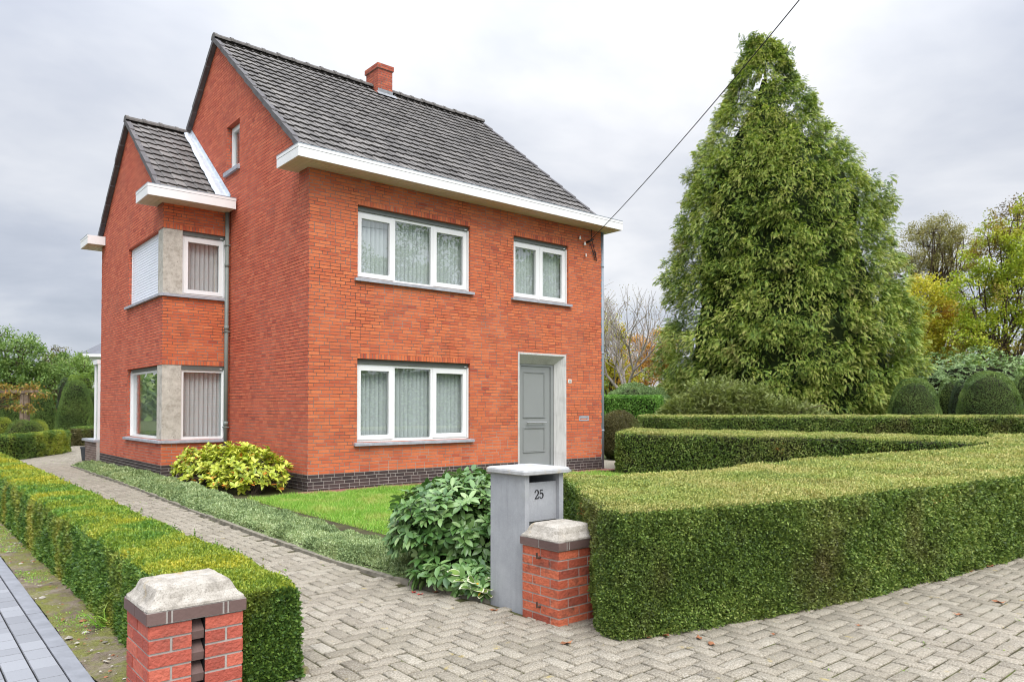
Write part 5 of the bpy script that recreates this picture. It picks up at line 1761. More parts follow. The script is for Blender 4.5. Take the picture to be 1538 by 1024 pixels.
T_SPRAY = (np.array(vv_), np.array(ff_)); FR_SPRAY = np.array(fr_)


def boughs(n, lo, hi, size, nper, rc):
    """bough ends: tufts of sprays over the outer side of overlapping clumps"""
    zs = np.linspace(.2, pz_[-1], 400); wz = np.interp(zs, pz_, pr_) + .25 + 1.4 * np.clip((zs - pz_[-1] + 4) / 4, 0, 1); cz = np.cumsum(wz) / wz.sum()
    z = np.interp(rs.random(n), cz, zs); a_ = rs.uniform(0, 6.283, n)
    keep = (np.sin(a_) < .3) | (rs.random(n) < .45); z, a_ = z[keep], a_[keep]; n = len(z)
    R = np.interp(z, pz_, pr_); d = np.stack([np.cos(a_), DEPTH * np.sin(a_), np.zeros(n)], 1)
    r_c = rc * rs.uniform(.6, 1.25, n) * np.clip(R / 3.0, .5, 1.0)
    P0 = np.stack([np.interp(z, pz_, pc_), np.full(n, YC), z], 1)
    C_ = P0 + d * (np.maximum(R - r_c * .55, .1) * rs.uniform(lo, hi, n) * (1 + .07 * vn(P0 + d * R[:, None], 1.7) + .05 * vn(P0 + d * R[:, None], 3.3, 1)))[:, None]
    C_ = np.repeat(C_, nper, 0); out_ = np.repeat(norm(d), nper, 0); r_ = np.repeat(r_c, nper); m_ = len(C_)
    e = norm(rs.normal(size=(m_, 3)) + out_ * .9 + [0, 0, .35])
    P = C_ + e * (r_ * rs.random(m_) ** .35)[:, None] * [1, 1, .85]
    D = norm(e * .55 + out_ * .45 + rs.normal(0, .35, (m_, 3)) + [0, 0, -.30]); Nn = norm(e + [0, 0, .7] + rs.normal(0, .35, (m_, 3)))
    cr_ = np.repeat(rs.random(n), nper)
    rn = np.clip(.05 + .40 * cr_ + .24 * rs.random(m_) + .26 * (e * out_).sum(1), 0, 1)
    return inst(T_SPRAY, P, D, Nn, size * rs.uniform(.6, 1.25, m_), None, rn, FR_SPRAY)


lm = LM()
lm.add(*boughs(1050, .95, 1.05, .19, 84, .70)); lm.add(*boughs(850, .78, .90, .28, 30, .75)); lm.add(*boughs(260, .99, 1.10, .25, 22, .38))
# upright leader tips
nt = 600; kk = rs.random(nt) < .5; tz = pz_[-1]; P = np.stack([np.where(kk, at(1124, 50, YC)[0], at(1176, 62, YC)[0]) + rs.normal(0, .22, nt), rs.normal(YC, .3, nt), np.where(kk, tz, at(1176, 62, YC)[2] * .972) - rs.uniform(-.15, 1.6, nt)], 1)
lm.add(*inst(T_SPRAY, P, norm(rs.normal(0, .5, (nt, 3)) + [0, 0, .2]), rs.normal(0, .6, (nt, 3)) + [0, 0, .6], .26, None, rs.uniform(.15, .5, nt), FR_SPRAY))
lm.build('crown', M['conifer'], cy_)
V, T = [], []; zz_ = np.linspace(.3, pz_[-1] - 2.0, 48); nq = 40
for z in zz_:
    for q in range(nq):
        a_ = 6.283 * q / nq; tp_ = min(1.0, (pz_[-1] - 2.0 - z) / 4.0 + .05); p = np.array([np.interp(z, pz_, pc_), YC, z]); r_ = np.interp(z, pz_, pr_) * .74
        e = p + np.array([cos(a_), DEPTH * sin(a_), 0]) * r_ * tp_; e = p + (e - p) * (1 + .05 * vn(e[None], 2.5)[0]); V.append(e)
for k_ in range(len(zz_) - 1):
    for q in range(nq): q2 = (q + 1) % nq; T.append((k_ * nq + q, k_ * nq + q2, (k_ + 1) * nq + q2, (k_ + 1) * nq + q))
np_mesh('inner_shade_core', np.array(V), np.array(T), M['conifer_core'], cy_)  # closed dark shell, painted for the shade between boughs

# ---- spreading juniper before it ---------------------------------------
jb = at(1090, 620, 29.6); jb[2] = 0
ju = thing('juniper_bush', 'sprawling green juniper with feathery arching tips in front of the cypress', 'shrub', jb)
V = []; lm = LM()
for (x, ytop, rx, ry, n) in ((1030, 592, 1.15, 1.2, 3800), (1075, 568, 1.6, 1.5, 6000), (1130, 574, 1.5, 1.4, 5400), (1178, 592, 1.4, 1.2, 3600), (1012, 600, .8, 1.0, 2000), (1215, 608, 1.2, .8, 1600), (1050, 564, .9, 1.0, 1300)):
    c = at(x, 622, 29.6); ht = at(x, ytop, 29.6)[2]
    c[2] = 0
    d = norm(rs.normal(size=(n, 3))); d[:, 2] = np.abs(d[:, 2]); sh = rs.uniform(.72, 1.0, n)
    P = c + d * [rx, ry, ht * .98] * sh[:, None]; P += .14 * vn(P, 2.6)[:, None] * d
    D = norm(d * [.9, .9, .35] + rs.normal(0, .35, (n, 3)) + [0, 0, .28])
    lm.add(*inst(T_SPRAY, P, D, norm(d * .4 + [0, 0, 1] + rs.normal(0, .4, (n, 3))), rs.uniform(.11, .27, n), None, np.clip(.12 + .4 * rs.random(n) + .2 * d[:, 2], 0, 1), FR_SPRAY))
lm.build('foliage', M['juniper'], ju)
g = MB()
for i in range(40):
    e = jb + np.array([rs.normal(0, 1.6), rs.uniform(-.8, .8), rs.uniform(.3, 1.7)]); limb(g, jb + [rs.normal(0, .3), 0, 0], e, .05, .012, random, 3, .2, 4)
g.build('branches', M['bark'], ju)

# ---- right of the house -------------------------------------------------
p = at(928, 690, 22.5); topiary('clipped_bush', 'rounded brownish clipped bush behind the right corner of the house', 'shrub', p, .62, 1.5, M['brownbush'], 9000, .045, 'ball', lump=.05, stretch=1.2)
A = [tuple(at(890, 640, 31.5)[:2]) + (2.05,), tuple(at(986, 640, 30.6)[:2]) + (2.02,)]
B = [(a_[0] + .5, a_[1] + 1.2, a_[2]) for a_ in A]
lh = thing('laurel_hedge', 'bright green clipped hedge block behind the right corner of the house', 'hedge', (A[0][0], A[0][1], 0))
V, T = hedge_hull(A, B, n=14, rnd_r=.05)
clipped('', V, T, 1300, .026, (M['brightgreen'], M['brightgreen']), lh, lump=.02, lsc=5, depth=.05, dmin=.8, up=.2, far=10, cull=camcull)
V, T = hedge_hull(A, B, n=8, rnd_r=.04, inset=.1); hull_mesh('branches', V, T, M['twig'], lh)
topiary('rounded_bush', 'pale green mound of shrub above the bright clipped hedge', 'shrub', at(955, 600, 36), 1.9, 2.7, M['rhodobank'], 9000, .085, 'dome', lump=.12, depth=.2)

tree('orange_tree', 'autumn tree with orange leaves beyond the gap beside the house', at(963, 600, 58), 1.5, [(at(962, 548, 58), (2.4, 2, 2.2), 1), (at(988, 525, 58), (1.6, 1.5, 1.8), .7), (at(940, 560, 58), (1.6, 1.5, 1.5), .5)], 120, 9500, .75, .19, M['orangetree'], M['bark'], .16, seed=3)
tree('yellow_tree', 'small yellow-leaved tree close to the right house corner', at(918, 600, 50), 1.6, [(at(914, 520, 50), (1.2, 1.4, 2.2), 1), (at(930, 568, 50), (1.8, 1.5, 1.2), .9)], 90, 4200, .55, .17, M['yellowtree'], M['bark'], .12, seed=4)

# the nearly bare tree
bt = at(953, 605, 46); bt[2] = 0
bare = thing('bare_tree', 'nearly leafless grey tree with fine rounded crown of twigs', 'tree', bt)
g = MB(); rr = random.Random(12); tips = []


def grow(p, d, ln, r_, lvl):
    pts = [p]; q = p.copy(); dd = d.copy()
    for k_ in range(3):
        dd = dd + np.array([rr.gauss(0, .14), rr.gauss(0, .14), rr.gauss(.05, .10)]); dd /= np.linalg.norm(dd); q = q + dd * ln / 3; pts.append(q.copy())
    g.tube(pts, [r_, r_ * .88, r_ * .76, r_ * .64], 6 if lvl < 2 else 4, cap=False)
    if lvl == 6: tips.append(q); return
    if lvl >= 4: tips.append(q)
    for k_ in range(3 if lvl in (1, 2) else 2 if lvl else 4):
        ax = np.array([rr.gauss(0, 1), rr.gauss(0, 1), rr.gauss(.1, .5)]); ax -= dd * ax.dot(dd); ax /= np.linalg.norm(ax)
        an = rr.uniform(.28, .62) if lvl else rr.uniform(.35, .75)
        nd = dd * cos(an) + ax * sin(an); nd[2] += .07; grow(q, nd / np.linalg.norm(nd), ln * rr.uniform(.72, .9), r_ * .64 if lvl else r_ * .6, lvl + 1)
    if lvl in (1, 2, 3):
        ax = np.array([rr.gauss(0, 1), rr.gauss(0, 1), .2]); nd = dd * .6 + ax / np.linalg.norm(ax) * .7; grow(pts[2], nd / np.linalg.norm(nd), ln * .6, r_ * .45, lvl + 2)


grow(bt.copy(), np.array([.05, 0, 1.0]), 2.25, .19, 0)
g.build('trunk', M['bark_grey'], bare)
tips = np.array(tips); n = 900; P = tips[rs.integers(0, len(tips), n)] + rs.normal(0, .12, (n, 3))
lm = LM(); lm.add(*inst(T_FOLD, P, rs.normal(0, 1, (n, 3)) - [0, 0, .5], rs.normal(0, 1, (n, 3)) + [0, 0, .5], rs.uniform(.06, .12, n), .07)); lm.build('last_leaves', M['olive'], bare)

# right side of the garden
for (x, yb, yt, hw_, lab, Y, mt) in ((1373, 640, 567, 37, 'low dome-shaped clipped yew right of the cypress foot', 31.5, 'topiary'), (1486, 640, 557, 44, 'broad dome-shaped clipped yew near the right edge', 31.0, 'topiary'), (1428, 640, 566, 20, 'narrow shaded clipped yew between the two domes', 34.0, 'topiary'), (1447, 640, 570, 19, 'slanting greyish clipped yew half behind the broad dome', 33.0, 'topiary_grey'), (1548, 640, 552, 26, 'clipped yew dome cut off at the right edge of the view', 31.0, 'topiary')):
    p = at(x, yb, Y); topiary('yew_dome', lab, 'topiary', p, hw_ * Y / FPX, at(x, yt, Y)[2], M[mt], int(3600 * hw_ / 20), .055, 'dome', 'clipped yews behind the far hedge', lump=.03)
rb2 = at(1470, 620, 38)
bk = thing('rhododendron_bank', 'wide mound of pale green rhododendron behind the clipped yews', 'shrub', (rb2[0], rb2[1], 0))
for (x, yt, rx) in ((1420, 528, 2.0), (1475, 524, 2.3), (1540, 530, 2.3), (1395, 548, 1.3)):
    c = at(x, 612, 38); ht = at(x, yt, 38)[2]
    whorls('foliage', M['rhodobank'], np.array([c[0], c[1], ht * .42]), np.array([rx, 1.8, ht * .58]), 700, 6, .16, .065, bk, tilt=.2, shell=(.85, 1.02), lump=.1, zmin=.3)
V, T = lathe_vt((0, 0, 0), [(3.8, 0), (4.0, 1.5), (3.2, 2.8), (1.8, 3.5), (.01, 3.8)]); np_mesh('branches', V * [1, .4, 1] + [rb2[0], rb2[1] + .6, 0], T, M['twig'], bk)  # flattened dark hull painting shade behind the leaves

tree('tall_tree', 'tall thin-leaved olive-green tree with see-through crown, far right of the cypress', at(1405, 600, 62), 5.5,
     [(at(1395, 375, 62), (2.9, 3, 2.6), 1.0), (at(1432, 385, 62), (2.6, 3, 2.8), 1.0), (at(1365, 415, 62), (2.0, 2.5, 2.4), .6), (at(1412, 350, 62), (2.2, 2, 1.6), .5), (at(1400, 450, 62), (3.0, 2.5, 2.6), .5)], 420, 30000, .62, .125, M['olive'], M['bark'], .26, seed=5, shell=.3)
tree('golden_tree', 'yellow and orange autumn tree low behind the cypress flank', at(1405, 620, 50), 1.8,
     [(at(1385, 470, 50), (2.2, 2.0, 2.6), 1), (at(1420, 500, 50), (2.4, 2.0, 2.3), 1), (at(1385, 540, 50), (2.4, 2, 2.2), .8)], 200, 17000, .75, .19, M['yellowtree'], M['bark'], .15, seed=6)
tree('lime_tree', 'yellow-green autumn tree with dark forked branches near the right edge', at(1503, 620, 44), 2.6,
     [(at(1500, 380, 44), (2.0, 1.8, 2.0), .9), (at(1530, 350, 44), (1.8, 1.6, 2.2), .8), (at(1470, 440, 44), (1.8, 1.8, 1.7), .8), (at(1535, 440, 44), (2.2, 2, 2.0), 1.0), (at(1505, 500, 44), (2.4, 2, 1.5), .8), (at(1460, 500, 44), (1.5, 1.5, 1.1), .5), (at(1570, 400, 44), (2, 2, 3), 1)], 300, 25000, .62, .17, M['limetree'], M['bark'], .17, seed=7, shell=.35, droop=.3)
tree('reddish_tree', 'dark russet-leaved treetop at the right edge above the yellow tree', at(1545, 620, 52), 6,
     [(at(1535, 325, 52), (1.4, 1.5, 1.5), 1), (at(1560, 350, 52), (2, 1.5, 2.4), 1), (at(1545, 400, 52), (1.5, 1.5, 2), .5)], 70, 2600, .55, .17, M['bare_red'] if 'bare_red' in M else M['brownbush'], M['bark'], .15, seed=8)

# ---- left garden ---------------------------------------------------------
A = [tuple(at(-60, 706, 20.3)[:2]) + (.72,), tuple(at(30, 690, 22.0)[:2]) + (.74,), tuple(at(92, 676, 24.8)[:2]) + (.76,), tuple(at(106, 671, 26.2)[:2]) + (.74,)]
B = [(A[0][0] - .5, A[0][1] + 1.6, .72), (A[1][0] - .5, A[1][1] + 1.7, .74), (A[2][0] - .9, A[2][1] + 1.3, .76), (A[3][0] - .8, A[3][1] + .5, .74)]
lh2 = thing('garden_hedge', 'knee-high bright green hedge along the path in the left garden', 'hedge', (A[1][0], A[1][1], 0))
V, T = hedge_hull(A, B, n=36, rnd_r=.12)
clipped('', V, T, 2600, .028, (M['lowhedge'], M['lowhedge']), lh2, lump=.03, lsc=4, depth=.06, dmin=.6, up=.4, far=14, cull=camcull)
V, T = hedge_hull(A, B, n=20, rnd_r=.1, inset=.09); hull_mesh('branches', V, T, M['twig'], lh2)
A = [tuple(at(102, 665, 30.5)[:2]) + (.72,), tuple(at(160, 667, 29.5)[:2]) + (.72,)]
B = [(a_[0] - .2, a_[1] + 1.1, a_[2]) for a_ in A]
lh3 = thing('garden_hedge', 'short dull olive hedge between the pot and the tall clipped yew', 'hedge', (A[0][0], A[0][1], 0))
V, T = hedge_hull(A, B, n=12, rnd_r=.08)
clipped('', V, T, 1700, .03, (M['brownbush'], M['lowhedge']), lh3, lump=.03, lsc=4, depth=.05, dmin=.6, far=14, cull=camcull)
V, T = hedge_hull(A, B, n=8, rnd_r=.06, inset=.08); hull_mesh('branches', V, T, M['twig'], lh3)

for (x, yt, w_, Y, lab, sh, mt) in ((113, 571, 25, 33, 'tall broad bottle-shaped clipped yew in the left garden', 'cone', 'topiary'), (65, 585, 18, 34.5, 'slimmer clipped yew left of the broad one', 'cone', 'topiary'), (14, 598, 20, 34, 'clipped yew left of the wooden post', 'cone', 'topiary'), (135, 584, 16, 35, 'clipped yew half behind the broad one, next to the house', 'cone', 'topiary'), (141, 618, 9, 32.3, 'small dark clipped yew tucked beside the house corner', 'dome', 'topiary')):
    topiary('clipped_yew', lab, 'topiary', at(x, 640, Y), w_ * Y / FPX, at(x, yt, Y)[2], M[mt], int(5200 * w_ / 20), .055, sh, 'clipped yews of the left garden', lump=.025)
topiary('lime_globe', 'bright lime-green clipped globe above the tall yew', 'topiary', at(128, 590, 40), .58, at(128, 560, 40)[2], M['topiary_lime'], 3600, .06, 'cone')
topiary('lime_globe', 'smaller lime clipped globe just left of the brighter one', 'topiary', at(111, 590, 41), .5, at(111, 563, 41)[2], M['topiary_lime'], 2600, .06, 'cone')
topiary('small_conifer', 'small dark blue-green conifer between the lime globes and the big tree', 'tree', at(97, 590, 42), .45, at(97, 565, 42)[2], M['topiary_grey'], 2000, .07, 'dome', lump=.08)
for (x, yt, w_, Y, lab) in ((35, 630, 26, 26.5, 'loose yellow-green mound behind the low garden hedge'), (56, 631, 17, 27.2, 'rounder green mound beside the loose yellow-green one'), (2, 626, 18, 26.5, 'mound of shrub at the left edge behind the garden hedge')):
    topiary('shrub_mound', lab, 'shrub', at(x, 660, Y), w_ * Y / FPX, at(x, yt, Y)[2], M['lowhedge' if x != 35 else 'acer' if False else 'yew'], 3400, .05, 'dome', 'shrub mounds of the left garden', lump=.07, depth=.12)

gt_ = at(35, 600, 44)
tree('leafy_tree', 'large bushy mid-green tree at the left edge behind the garden', at(20, 620, 44), 2.0,
     [(at(12, 540, 44), (2.3, 2, 1.6), 1.2), (at(48, 545, 44), (1.9, 2, 1.3), 1), (at(30, 570, 44), (2.8, 2, 1.3), 1.2), (at(75, 568, 44), (1.5, 1.5, .9), .7), (at(10, 515, 44), (1.3, 1.3, .8), .4), (at(50, 590, 44), (2.6, 1.6, .8), .8), (at(-40, 560, 44), (2, 2, 2), 1)], 210, 21000, .55, .15, M['greentree'], M['bark'], .2, seed=10)
tree('light_tree', 'fresh light-green tree next to the neighbouring roof', at(122, 620, 50), 2.0,
     [(at(122, 548, 50), (1.3, 1.3, 1.0), 1), (at(135, 560, 50), (1.2, 1.2, .8), .8), (at(108, 560, 50), (1.2, 1.2, .8), .7), (at(118, 575, 50), (1.7, 1.3, .8), .7)], 70, 5200, .45, .15, M['lighttree'], M['bark'], .1, seed=11, shell=.3)
tree('olive_green_tree', 'dull olive-brown tree between the leafy tree and the light-green one', at(92, 620, 56), 2.0,
     [(at(88, 545, 56), (1.6, 1.5, 1.2), 1), (at(75, 565, 56), (1.6, 1.5, 1.2), 1), (at(100, 560, 56), (1.5, 1.5, 1.4), 1)], 60, 4200, .6, .16, M['brownbush'], M['bark'], .14, seed=12)

# pergola with acer
pp = at(37, 640, 27); pp[2] = 0
pg = thing('wooden_pergola', 'weathered wooden post and beam carrying an autumn maple', 'pergola', pp)
f = Fr(pp, (1, 0, 0), (0, 1, 0)); zt = at(37, 590, 27)[2]
g = MB(); g.box(f, -.145, -.012, -.07, .07, -.05, zt); g.box(f, .012, .145, -.07, .07, -.05, zt); g.box(f, -.012, .012, -.05, .05, .3, zt - .3); g.build('post', [M['wood']], pg)
g = MB(); g.box(f, -2.2, .35, -.09, -.0, zt, zt + .10); g.box(f, -2.2, .45, .01, .09, zt + .02, zt + .11); g.build('beam', [M['wood']], pg)
tree('acer_tree', 'small maple with drooping yellow and rust leaves over the wooden post', at(-25, 640, 27.3), 1.5,
     [(at(5, 588, 27.2), (.95, .5, .30), 1.2), (at(42, 582, 27.0), (.40, .3, .12), .35), (at(60, 590, 26.9), (.35, .25, .10), .25), (at(40, 612, 27.0), (.40, .3, .18), .4), (at(5, 605, 27.2), (.7, .4, .25), .5), (at(-40, 590, 27.2), (1, .6, .5), .8)], 75, 1500, .22, .12, M['acer'], M['bark'], .06, seed=13, lw=.45, droop=.8)

# conservatory behind the house, pot, carport, fence, neighbour
cb = hw(-1.72, 10.9)
cons = thing('back_porch', 'narrow white-framed glass porch on a brown brick base behind the house', 'porch', cb)
g = MB(); cu_, cv_ = -1.50, 10.13; cl_ = 1.55
g.box(HOUSE, cu_, 2.0, cv_, cv_ + cl_, -.05, .60, 0, skip=(0,))
fr = Fr(hw(cu_, 0), HV, -HU); bricks(g, fr, cv_, cv_ + cl_, 0, .60, m=1, seed=70)
M['brown_brick'] = brick_mat('brown_brick', [(0, (.11, .075, .06)), (1, (.24, .17, .14))])
g.build('brick_base', [M['pmortar'], M['brown_brick']], cons)
g = MB(); g.box(HOUSE, cu_ - .07, 2.0, cv_, cv_ + cl_ + .07, .602, .66); g.build('sill', [M['bluestone']], cons)
g = MB()
for (a_, b_) in ((cu_ + .03, cv_ + .01), (cu_ + .03, cv_ + .42), (cu_ + 1.4, cv_ + .42)): g.box(HOUSE, a_, a_ + .075, b_, b_ + .085, .662, 2.75)
g.box(HOUSE, cu_ + .0, 2.0, cv_ + .002, cv_ + .53, 2.752, 2.87); g.build('frame', [M['white']], cons)
g = MB(); g.box(HOUSE, cu_ + .055, cu_ + .07, cv_ + .096, cv_ + .419, .662, 2.75); g.box(HOUSE, cu_ + .11, cu_ + 1.39, cv_ + .45, cv_ + .465, .662, 2.75); g.build('pane', [M['glass']], cons)

pt_ = at(129.5, 689, 21.6); pt_[2] = 0
g = MB(); g.lathe((pt_[0], pt_[1], 0), [(0, .005), (.105, .005), (.115, .03), (.15, .36), (.165, .365), (.165, .41), (.14, .41), (.135, .37), (0, .36)], 18)
M['pot'] = plain('anthracite_pot', (.045, .05, .055), .5, .4)
o = g.build('plant_pot', [M['pot']], None, False); rebase(o, pt_); tag(o, 'slim dark grey plant pot standing on the path by the brown brick base', 'plant pot')

cp = at(100, 620, 46); cp[2] = 0
car = thing('carport', 'low white flat-roofed carport far behind the clipped yews', 'carport', cp); f = Fr(cp, (1, 0, 0), (0, 1, 0)); z0 = at(100, 583, 46)[2]
g = MB(); g.box(f, -2.6, 2.6, -.6, 3, z0, z0 + .22); g.build('roof', [M['white']], car)
for x in (-2.4, 2.4): g = MB(); g.box(f, x - .06, x + .06, -.4, -.28, 0, z0 - .001); g.build('post', [M['white']], car)
fp_ = at(120, 620, 47); fp_[2] = 0; fz = at(120, 593, 47)[2]
M['fencewood'] = bark_mat('orange_fence_wood', (.42, .20, .09))
fen = thing('wooden_fence', 'orange-brown board fence below the carport roof', 'fence', fp_); f = Fr(fp_, (1, 0, 0), (0, 1, 0)); g = MB()
for i in range(34): g.box(f, -2.5 + i * .15, -2.36 + i * .15, 0, .025, 0, fz + random.uniform(-.01, .01))
g.build('board_panel', [M['fencewood']], fen)
for x in (-2.5, -.8, .9, 2.6):
    g = MB(); g.box(f, x - .05, x + .05, .027, .12, 0, fz + .05); g.build('post', [M['fencewood']], fen)

nb = at(175, 620, 62); nb[2] = 0
nh = thing('neighbour_house', 'white house with grey slate roof partly hidden behind the brick house', 'house', nb); f = Fr(nb, (1, 0, 0), (0, 1, 0)); ez, rz = at(150, 532, 62)[2], at(175, 497, 62)[2]
g = MB(); g.box(f, -2.3, 6, 0, 8, 0, ez - .25); g.build('wall', [M['white']], nh)
M['slate'] = plain('slate', (.15, .155, .17), .7, .2, .15, 3)
g = MB()
A_ = [f.p(-2.9, -.5, ez), f.p(6.6, -.5, ez), f.p(6.6, 8.5, ez), f.p(-2.9, 8.5, ez)]; R_ = [f.p(.2, 4, rz + 1.2), f.p(5, 4, rz + 1.2)]
g.poly([A_[0], A_[1], R_[1], R_[0]]); g.poly([A_[1], A_[2], R_[1]]); g.poly([A_[2], A_[3], R_[0], R_[1]]); g.poly([A_[3], A_[0], R_[0]])
g.build('roof', [M['slate']], nh)
g = MB(); g.box(f, -2.9, 6.6, -.5, 8.5, ez - .24, ez - .003); g.build('gutter', [M['white']], nh)
g = MB(); g.box(f, -1.2, 0, -.02, .03, ez - 2.2, ez - .8); g.build('window', [M['slate']], nh)

# far belt of trees closing the horizon
lm = LM(); n = 26000
an = rs.uniform(-1.0, 1.0, n); rd = rs.uniform(95, 125, n); top = 6.0 + 2.0 * np.sin(an * 23) + 1.4 * np.sin(an * 57 + 1) + 1.0 * np.sin(an * 131)
P = np.stack([np.sin(an) * rd, np.cos(an) * rd, rs.random(n) ** .7 * top], 1)
lm.add(*inst(T_FOLD, P, rs.normal(0, 1, (n, 3)), rs.normal(0, .5, (n, 3)) + [0, -.6, .6], rs.uniform(.7, 1.5, n), 1.0)); tag(lm.build('distant_wood', M['greentree']), kind='stuff')

# trees across the side street, right of the view: what the front windows mirror
for k_, (x, y, hgt) in enumerate(((27, 9.5, 13), (31, 4, 14), (37, 11, 13), (36, -2, 14), (24, 15.5, 12))):
    tree('street_tree', ('roadside tree mirrored in the front windows', 'bushy roadside tree mirrored in the upper window', 'tall roadside tree across the street', 'roadside tree far down the street', 'roadside tree nearest the lawn hedge')[k_], (x, y), 5.5,
         [((x, y, hgt * .68), (3.0, 3.0, hgt * .17), 1), ((x + .6, y + 1, hgt * .86), (2.2, 2.2, hgt * .13), .6)], 90, 4200, .75, .26, M['greentree'], M['bark'], .22, 'street trees outside the view', seed=30 + k_)

A = [(23, 19, 4.2), (31, 9, 4.4), (40, -6, 4.2)]; B = [(24.5, 20, 4.2), (32.6, 9.9, 4.4), (41.6, -5, 4.2)]
th_ = thing('tall_hedge', 'tall dark hedge along the side street, seen only mirrored in the lower front window', 'hedge', (23, 19, 0))
V, T = hedge_hull(A, B, n=40, rnd_r=.3); P, N_a = sample(V, T, 9000); P = P + N_a * (.25 * vn(P, 1.3) + .2)[:, None]
lm = LM(); lm.add(*inst(T_FOLD, P, norm(N_a + spread(len(P), .6)), norm(N_a + spread(len(P), .5)), .30, .18)); lm.build('foliage', M['greentree'], th_)
V, T = hedge_hull(A, B, n=20, rnd_r=.3, inset=.2); hull_mesh('branches', V, T, M['twig'], th_)

# overhead cable --------------------------------------------------------
g = MB(); E1 = at(1330, -160, 8.5); S0 = hw(7.33, -.09, 5.665)
pts = []
for i in range(41):
    t = i / 40; p = S0 + (E1 - S0) * t; p[2] -= 4 * .14 * t * (1 - t); pts.append(p)
g.tube(pts, .0085, 6)
o = g.build('overhead_cable', [M['black']]); rebase(o, S0); tag(o, 'thin black overhead cable running from the house corner up across the sky', 'cable')

# ================================================================== LIGHT, SKY, CAMERA
SUN_AZ, SUN_EL = rad(160), rad(50)            # azimuth clockwise from +Y
wd = bpy.data.worlds.new('World'); S.world = wd; wd.use_nodes = True
t = wd.node_tree; t.nodes.clear()
N = lambda ty: t.nodes.new(ty)
out = N('ShaderNodeOutputWorld'); bg = N('ShaderNodeBackground'); t.links.new(bg.outputs[0], out.inputs[0]); bg.inputs[1].default_value = .1
sky = N('ShaderNodeTexSky'); sky.sky_type = 'NISHITA'; sky.sun_disc = False; sky.sun_elevation = SUN_EL; sky.sun_rotation = SUN_AZ
tc = N('ShaderNodeTexCoord'); sep = N('ShaderNodeSeparateXYZ'); t.links.new(tc.outputs['Generated'], sep.inputs[0])


def mth(op, a_, b_=0.0, c_=None):
    x = N('ShaderNodeMath'); x.operation = op
    for q, v in enumerate((a_, b_, c_)):
        if v is None: continue
        if hasattr(v, 'is_output'): t.links.new(v, x.inputs[q])
        else: x.inputs[q].default_value = v
    return x.outputs[0]


def rmp(f_, stops):
    r_ = N('ShaderNodeValToRGB'); e = r_.color_ramp.elements
    while len(e) < len(stops): e.new(.5)
    for q, (p_, c_) in zip(e, stops): q.position = p_; q.color = (*c_, 1) if hasattr(c_, '__len__') else (c_, c_, c_, 1)
    t.links.new(f_, r_.inputs[0]); return r_.outputs[0]


# clouds live on a layer overhead: direction projected onto a plane
zc = mth('ADD', mth('MAXIMUM', sep.outputs[2], 0.0), .16)
cx_ = mth('DIVIDE', sep.outputs[0], zc); cyy = mth('DIVIDE', sep.outputs[1], zc)
cmb = N('ShaderNodeCombineXYZ'); t.links.new(cx_, cmb.inputs[0]); t.links.new(cyy, cmb.inputs[1])


def nz(scale, det, rough, off):
    mp = N('ShaderNodeMapping'); mp.inputs['Location'].default_value = off; t.links.new(cmb.outputs[0], mp.inputs[0])
    x = N('ShaderNodeTexNoise'); x.inputs['Scale'].default_value = scale; x.inputs['Detail'].default_value = det; x.inputs['Roughness'].default_value = rough; x.inputs['Distortion'].default_value = .25
    t.links.new(mp.outputs[0], x.inputs[0]); return x.outputs[0]


n1 = nz(.62, 6, .52, (3.1, 1.7, 0)); n2 = nz(1.7, 5, .55, (7.3, 2.2, 0))
cl = mth('ADD', mth('MULTIPLY', n1, .75), mth('MULTIPLY', n2, .25))
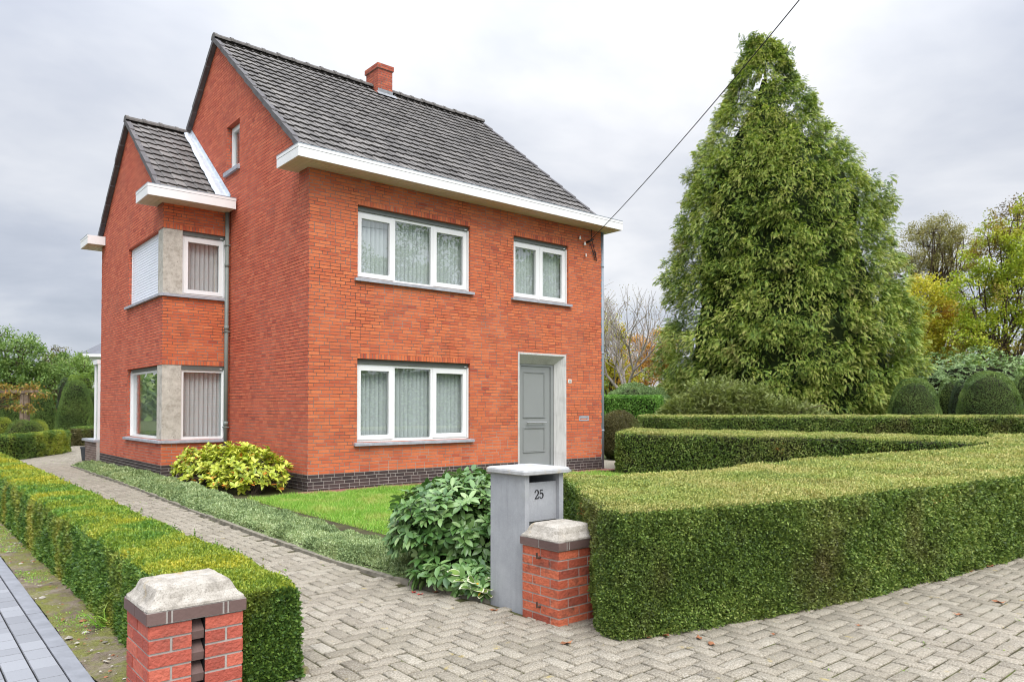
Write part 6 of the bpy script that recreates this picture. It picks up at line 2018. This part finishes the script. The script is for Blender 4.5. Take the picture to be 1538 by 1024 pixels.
# bright thin patch of cloud straight ahead, right of the ridge
vd = N('ShaderNodeVectorMath'); vd.operation = 'DOT_PRODUCT'; t.links.new(tc.outputs['Generated'], vd.inputs[0]); vd.inputs[1].default_value = tuple(norm(np.array([.12, 1.0, .26])))
gl = mth('POWER', mth('MAXIMUM', vd.outputs['Value'], 0.0), 14.0)
cl = mth('ADD', cl, mth('MULTIPLY', gl, .14))
ccol = rmp(cl, [(.36, (2.7, 2.95, 3.5)), (.47, (3.5, 3.72, 4.25)), (.56, (4.5, 4.65, 5.0)), (.69, (6.0, 6.0, 6.1))])
for e in t.nodes:
    pass
sd = N('ShaderNodeVectorMath'); sd.operation = 'DOT_PRODUCT'; t.links.new(tc.outputs['Generated'], sd.inputs[0]); sd.inputs[1].default_value = (sin(SUN_AZ) * cos(SUN_EL), cos(SUN_AZ) * cos(SUN_EL), sin(SUN_EL))
sg_ = mth('MULTIPLY', mth('POWER', mth('MAXIMUM', sd.outputs['Value'], 0.0), 2.5), 1.6)
elev = mth('ADD', mth('ADD', mth('MULTIPLY', mth('POWER', mth('MAXIMUM', sep.outputs[2], 0.0), 3.6), 5.6), 1.0), sg_)   # overcast skies brighten towards the zenith
mul = N('ShaderNodeVectorMath'); mul.operation = 'SCALE'; t.links.new(ccol, mul.inputs[0]); t.links.new(elev, mul.inputs['Scale'])
mx = N('ShaderNodeMix'); mx.data_type = 'RGBA'; mx.inputs[0].default_value = .93
t.links.new(sky.outputs[0], mx.inputs[6]); t.links.new(mul.outputs[0], mx.inputs[7]); t.links.new(mx.outputs[2], bg.inputs[0])

ld = bpy.data.lights.new('sun', 'SUN'); ld.energy = 1.5; ld.angle = rad(35); ld.color = (1.0, .95, .88)
lo = bpy.data.objects.new('sun', ld); COL.objects.link(lo)
lo.rotation_euler = (math.pi / 2 - SUN_EL, 0, -SUN_AZ + math.pi)
cam = bpy.data.cameras.new('camera'); co = bpy.data.objects.new('camera', cam); COL.objects.link(co)
cam.sensor_width = 36; cam.lens = 36 * FPX / 1538; cam.shift_y = (PCY - 512) / 1538; cam.clip_end = 2000; cam.clip_start = .05
co.location = (0, 0, 1.55); co.rotation_euler = (math.pi / 2 + PIT, 0, 0); S.camera = co
S.render.engine = 'CYCLES'
S.cycles.max_bounces = 8; S.cycles.transparent_max_bounces = 16; S.cycles.use_denoising = True; S.cycles.filter_width = 1.1
S.view_settings.view_transform = 'Standard'; S.view_settings.look = 'None'; S.view_settings.exposure = .72; S.view_settings.gamma = 1
S.render.resolution_x, S.render.resolution_y = 1024, 681
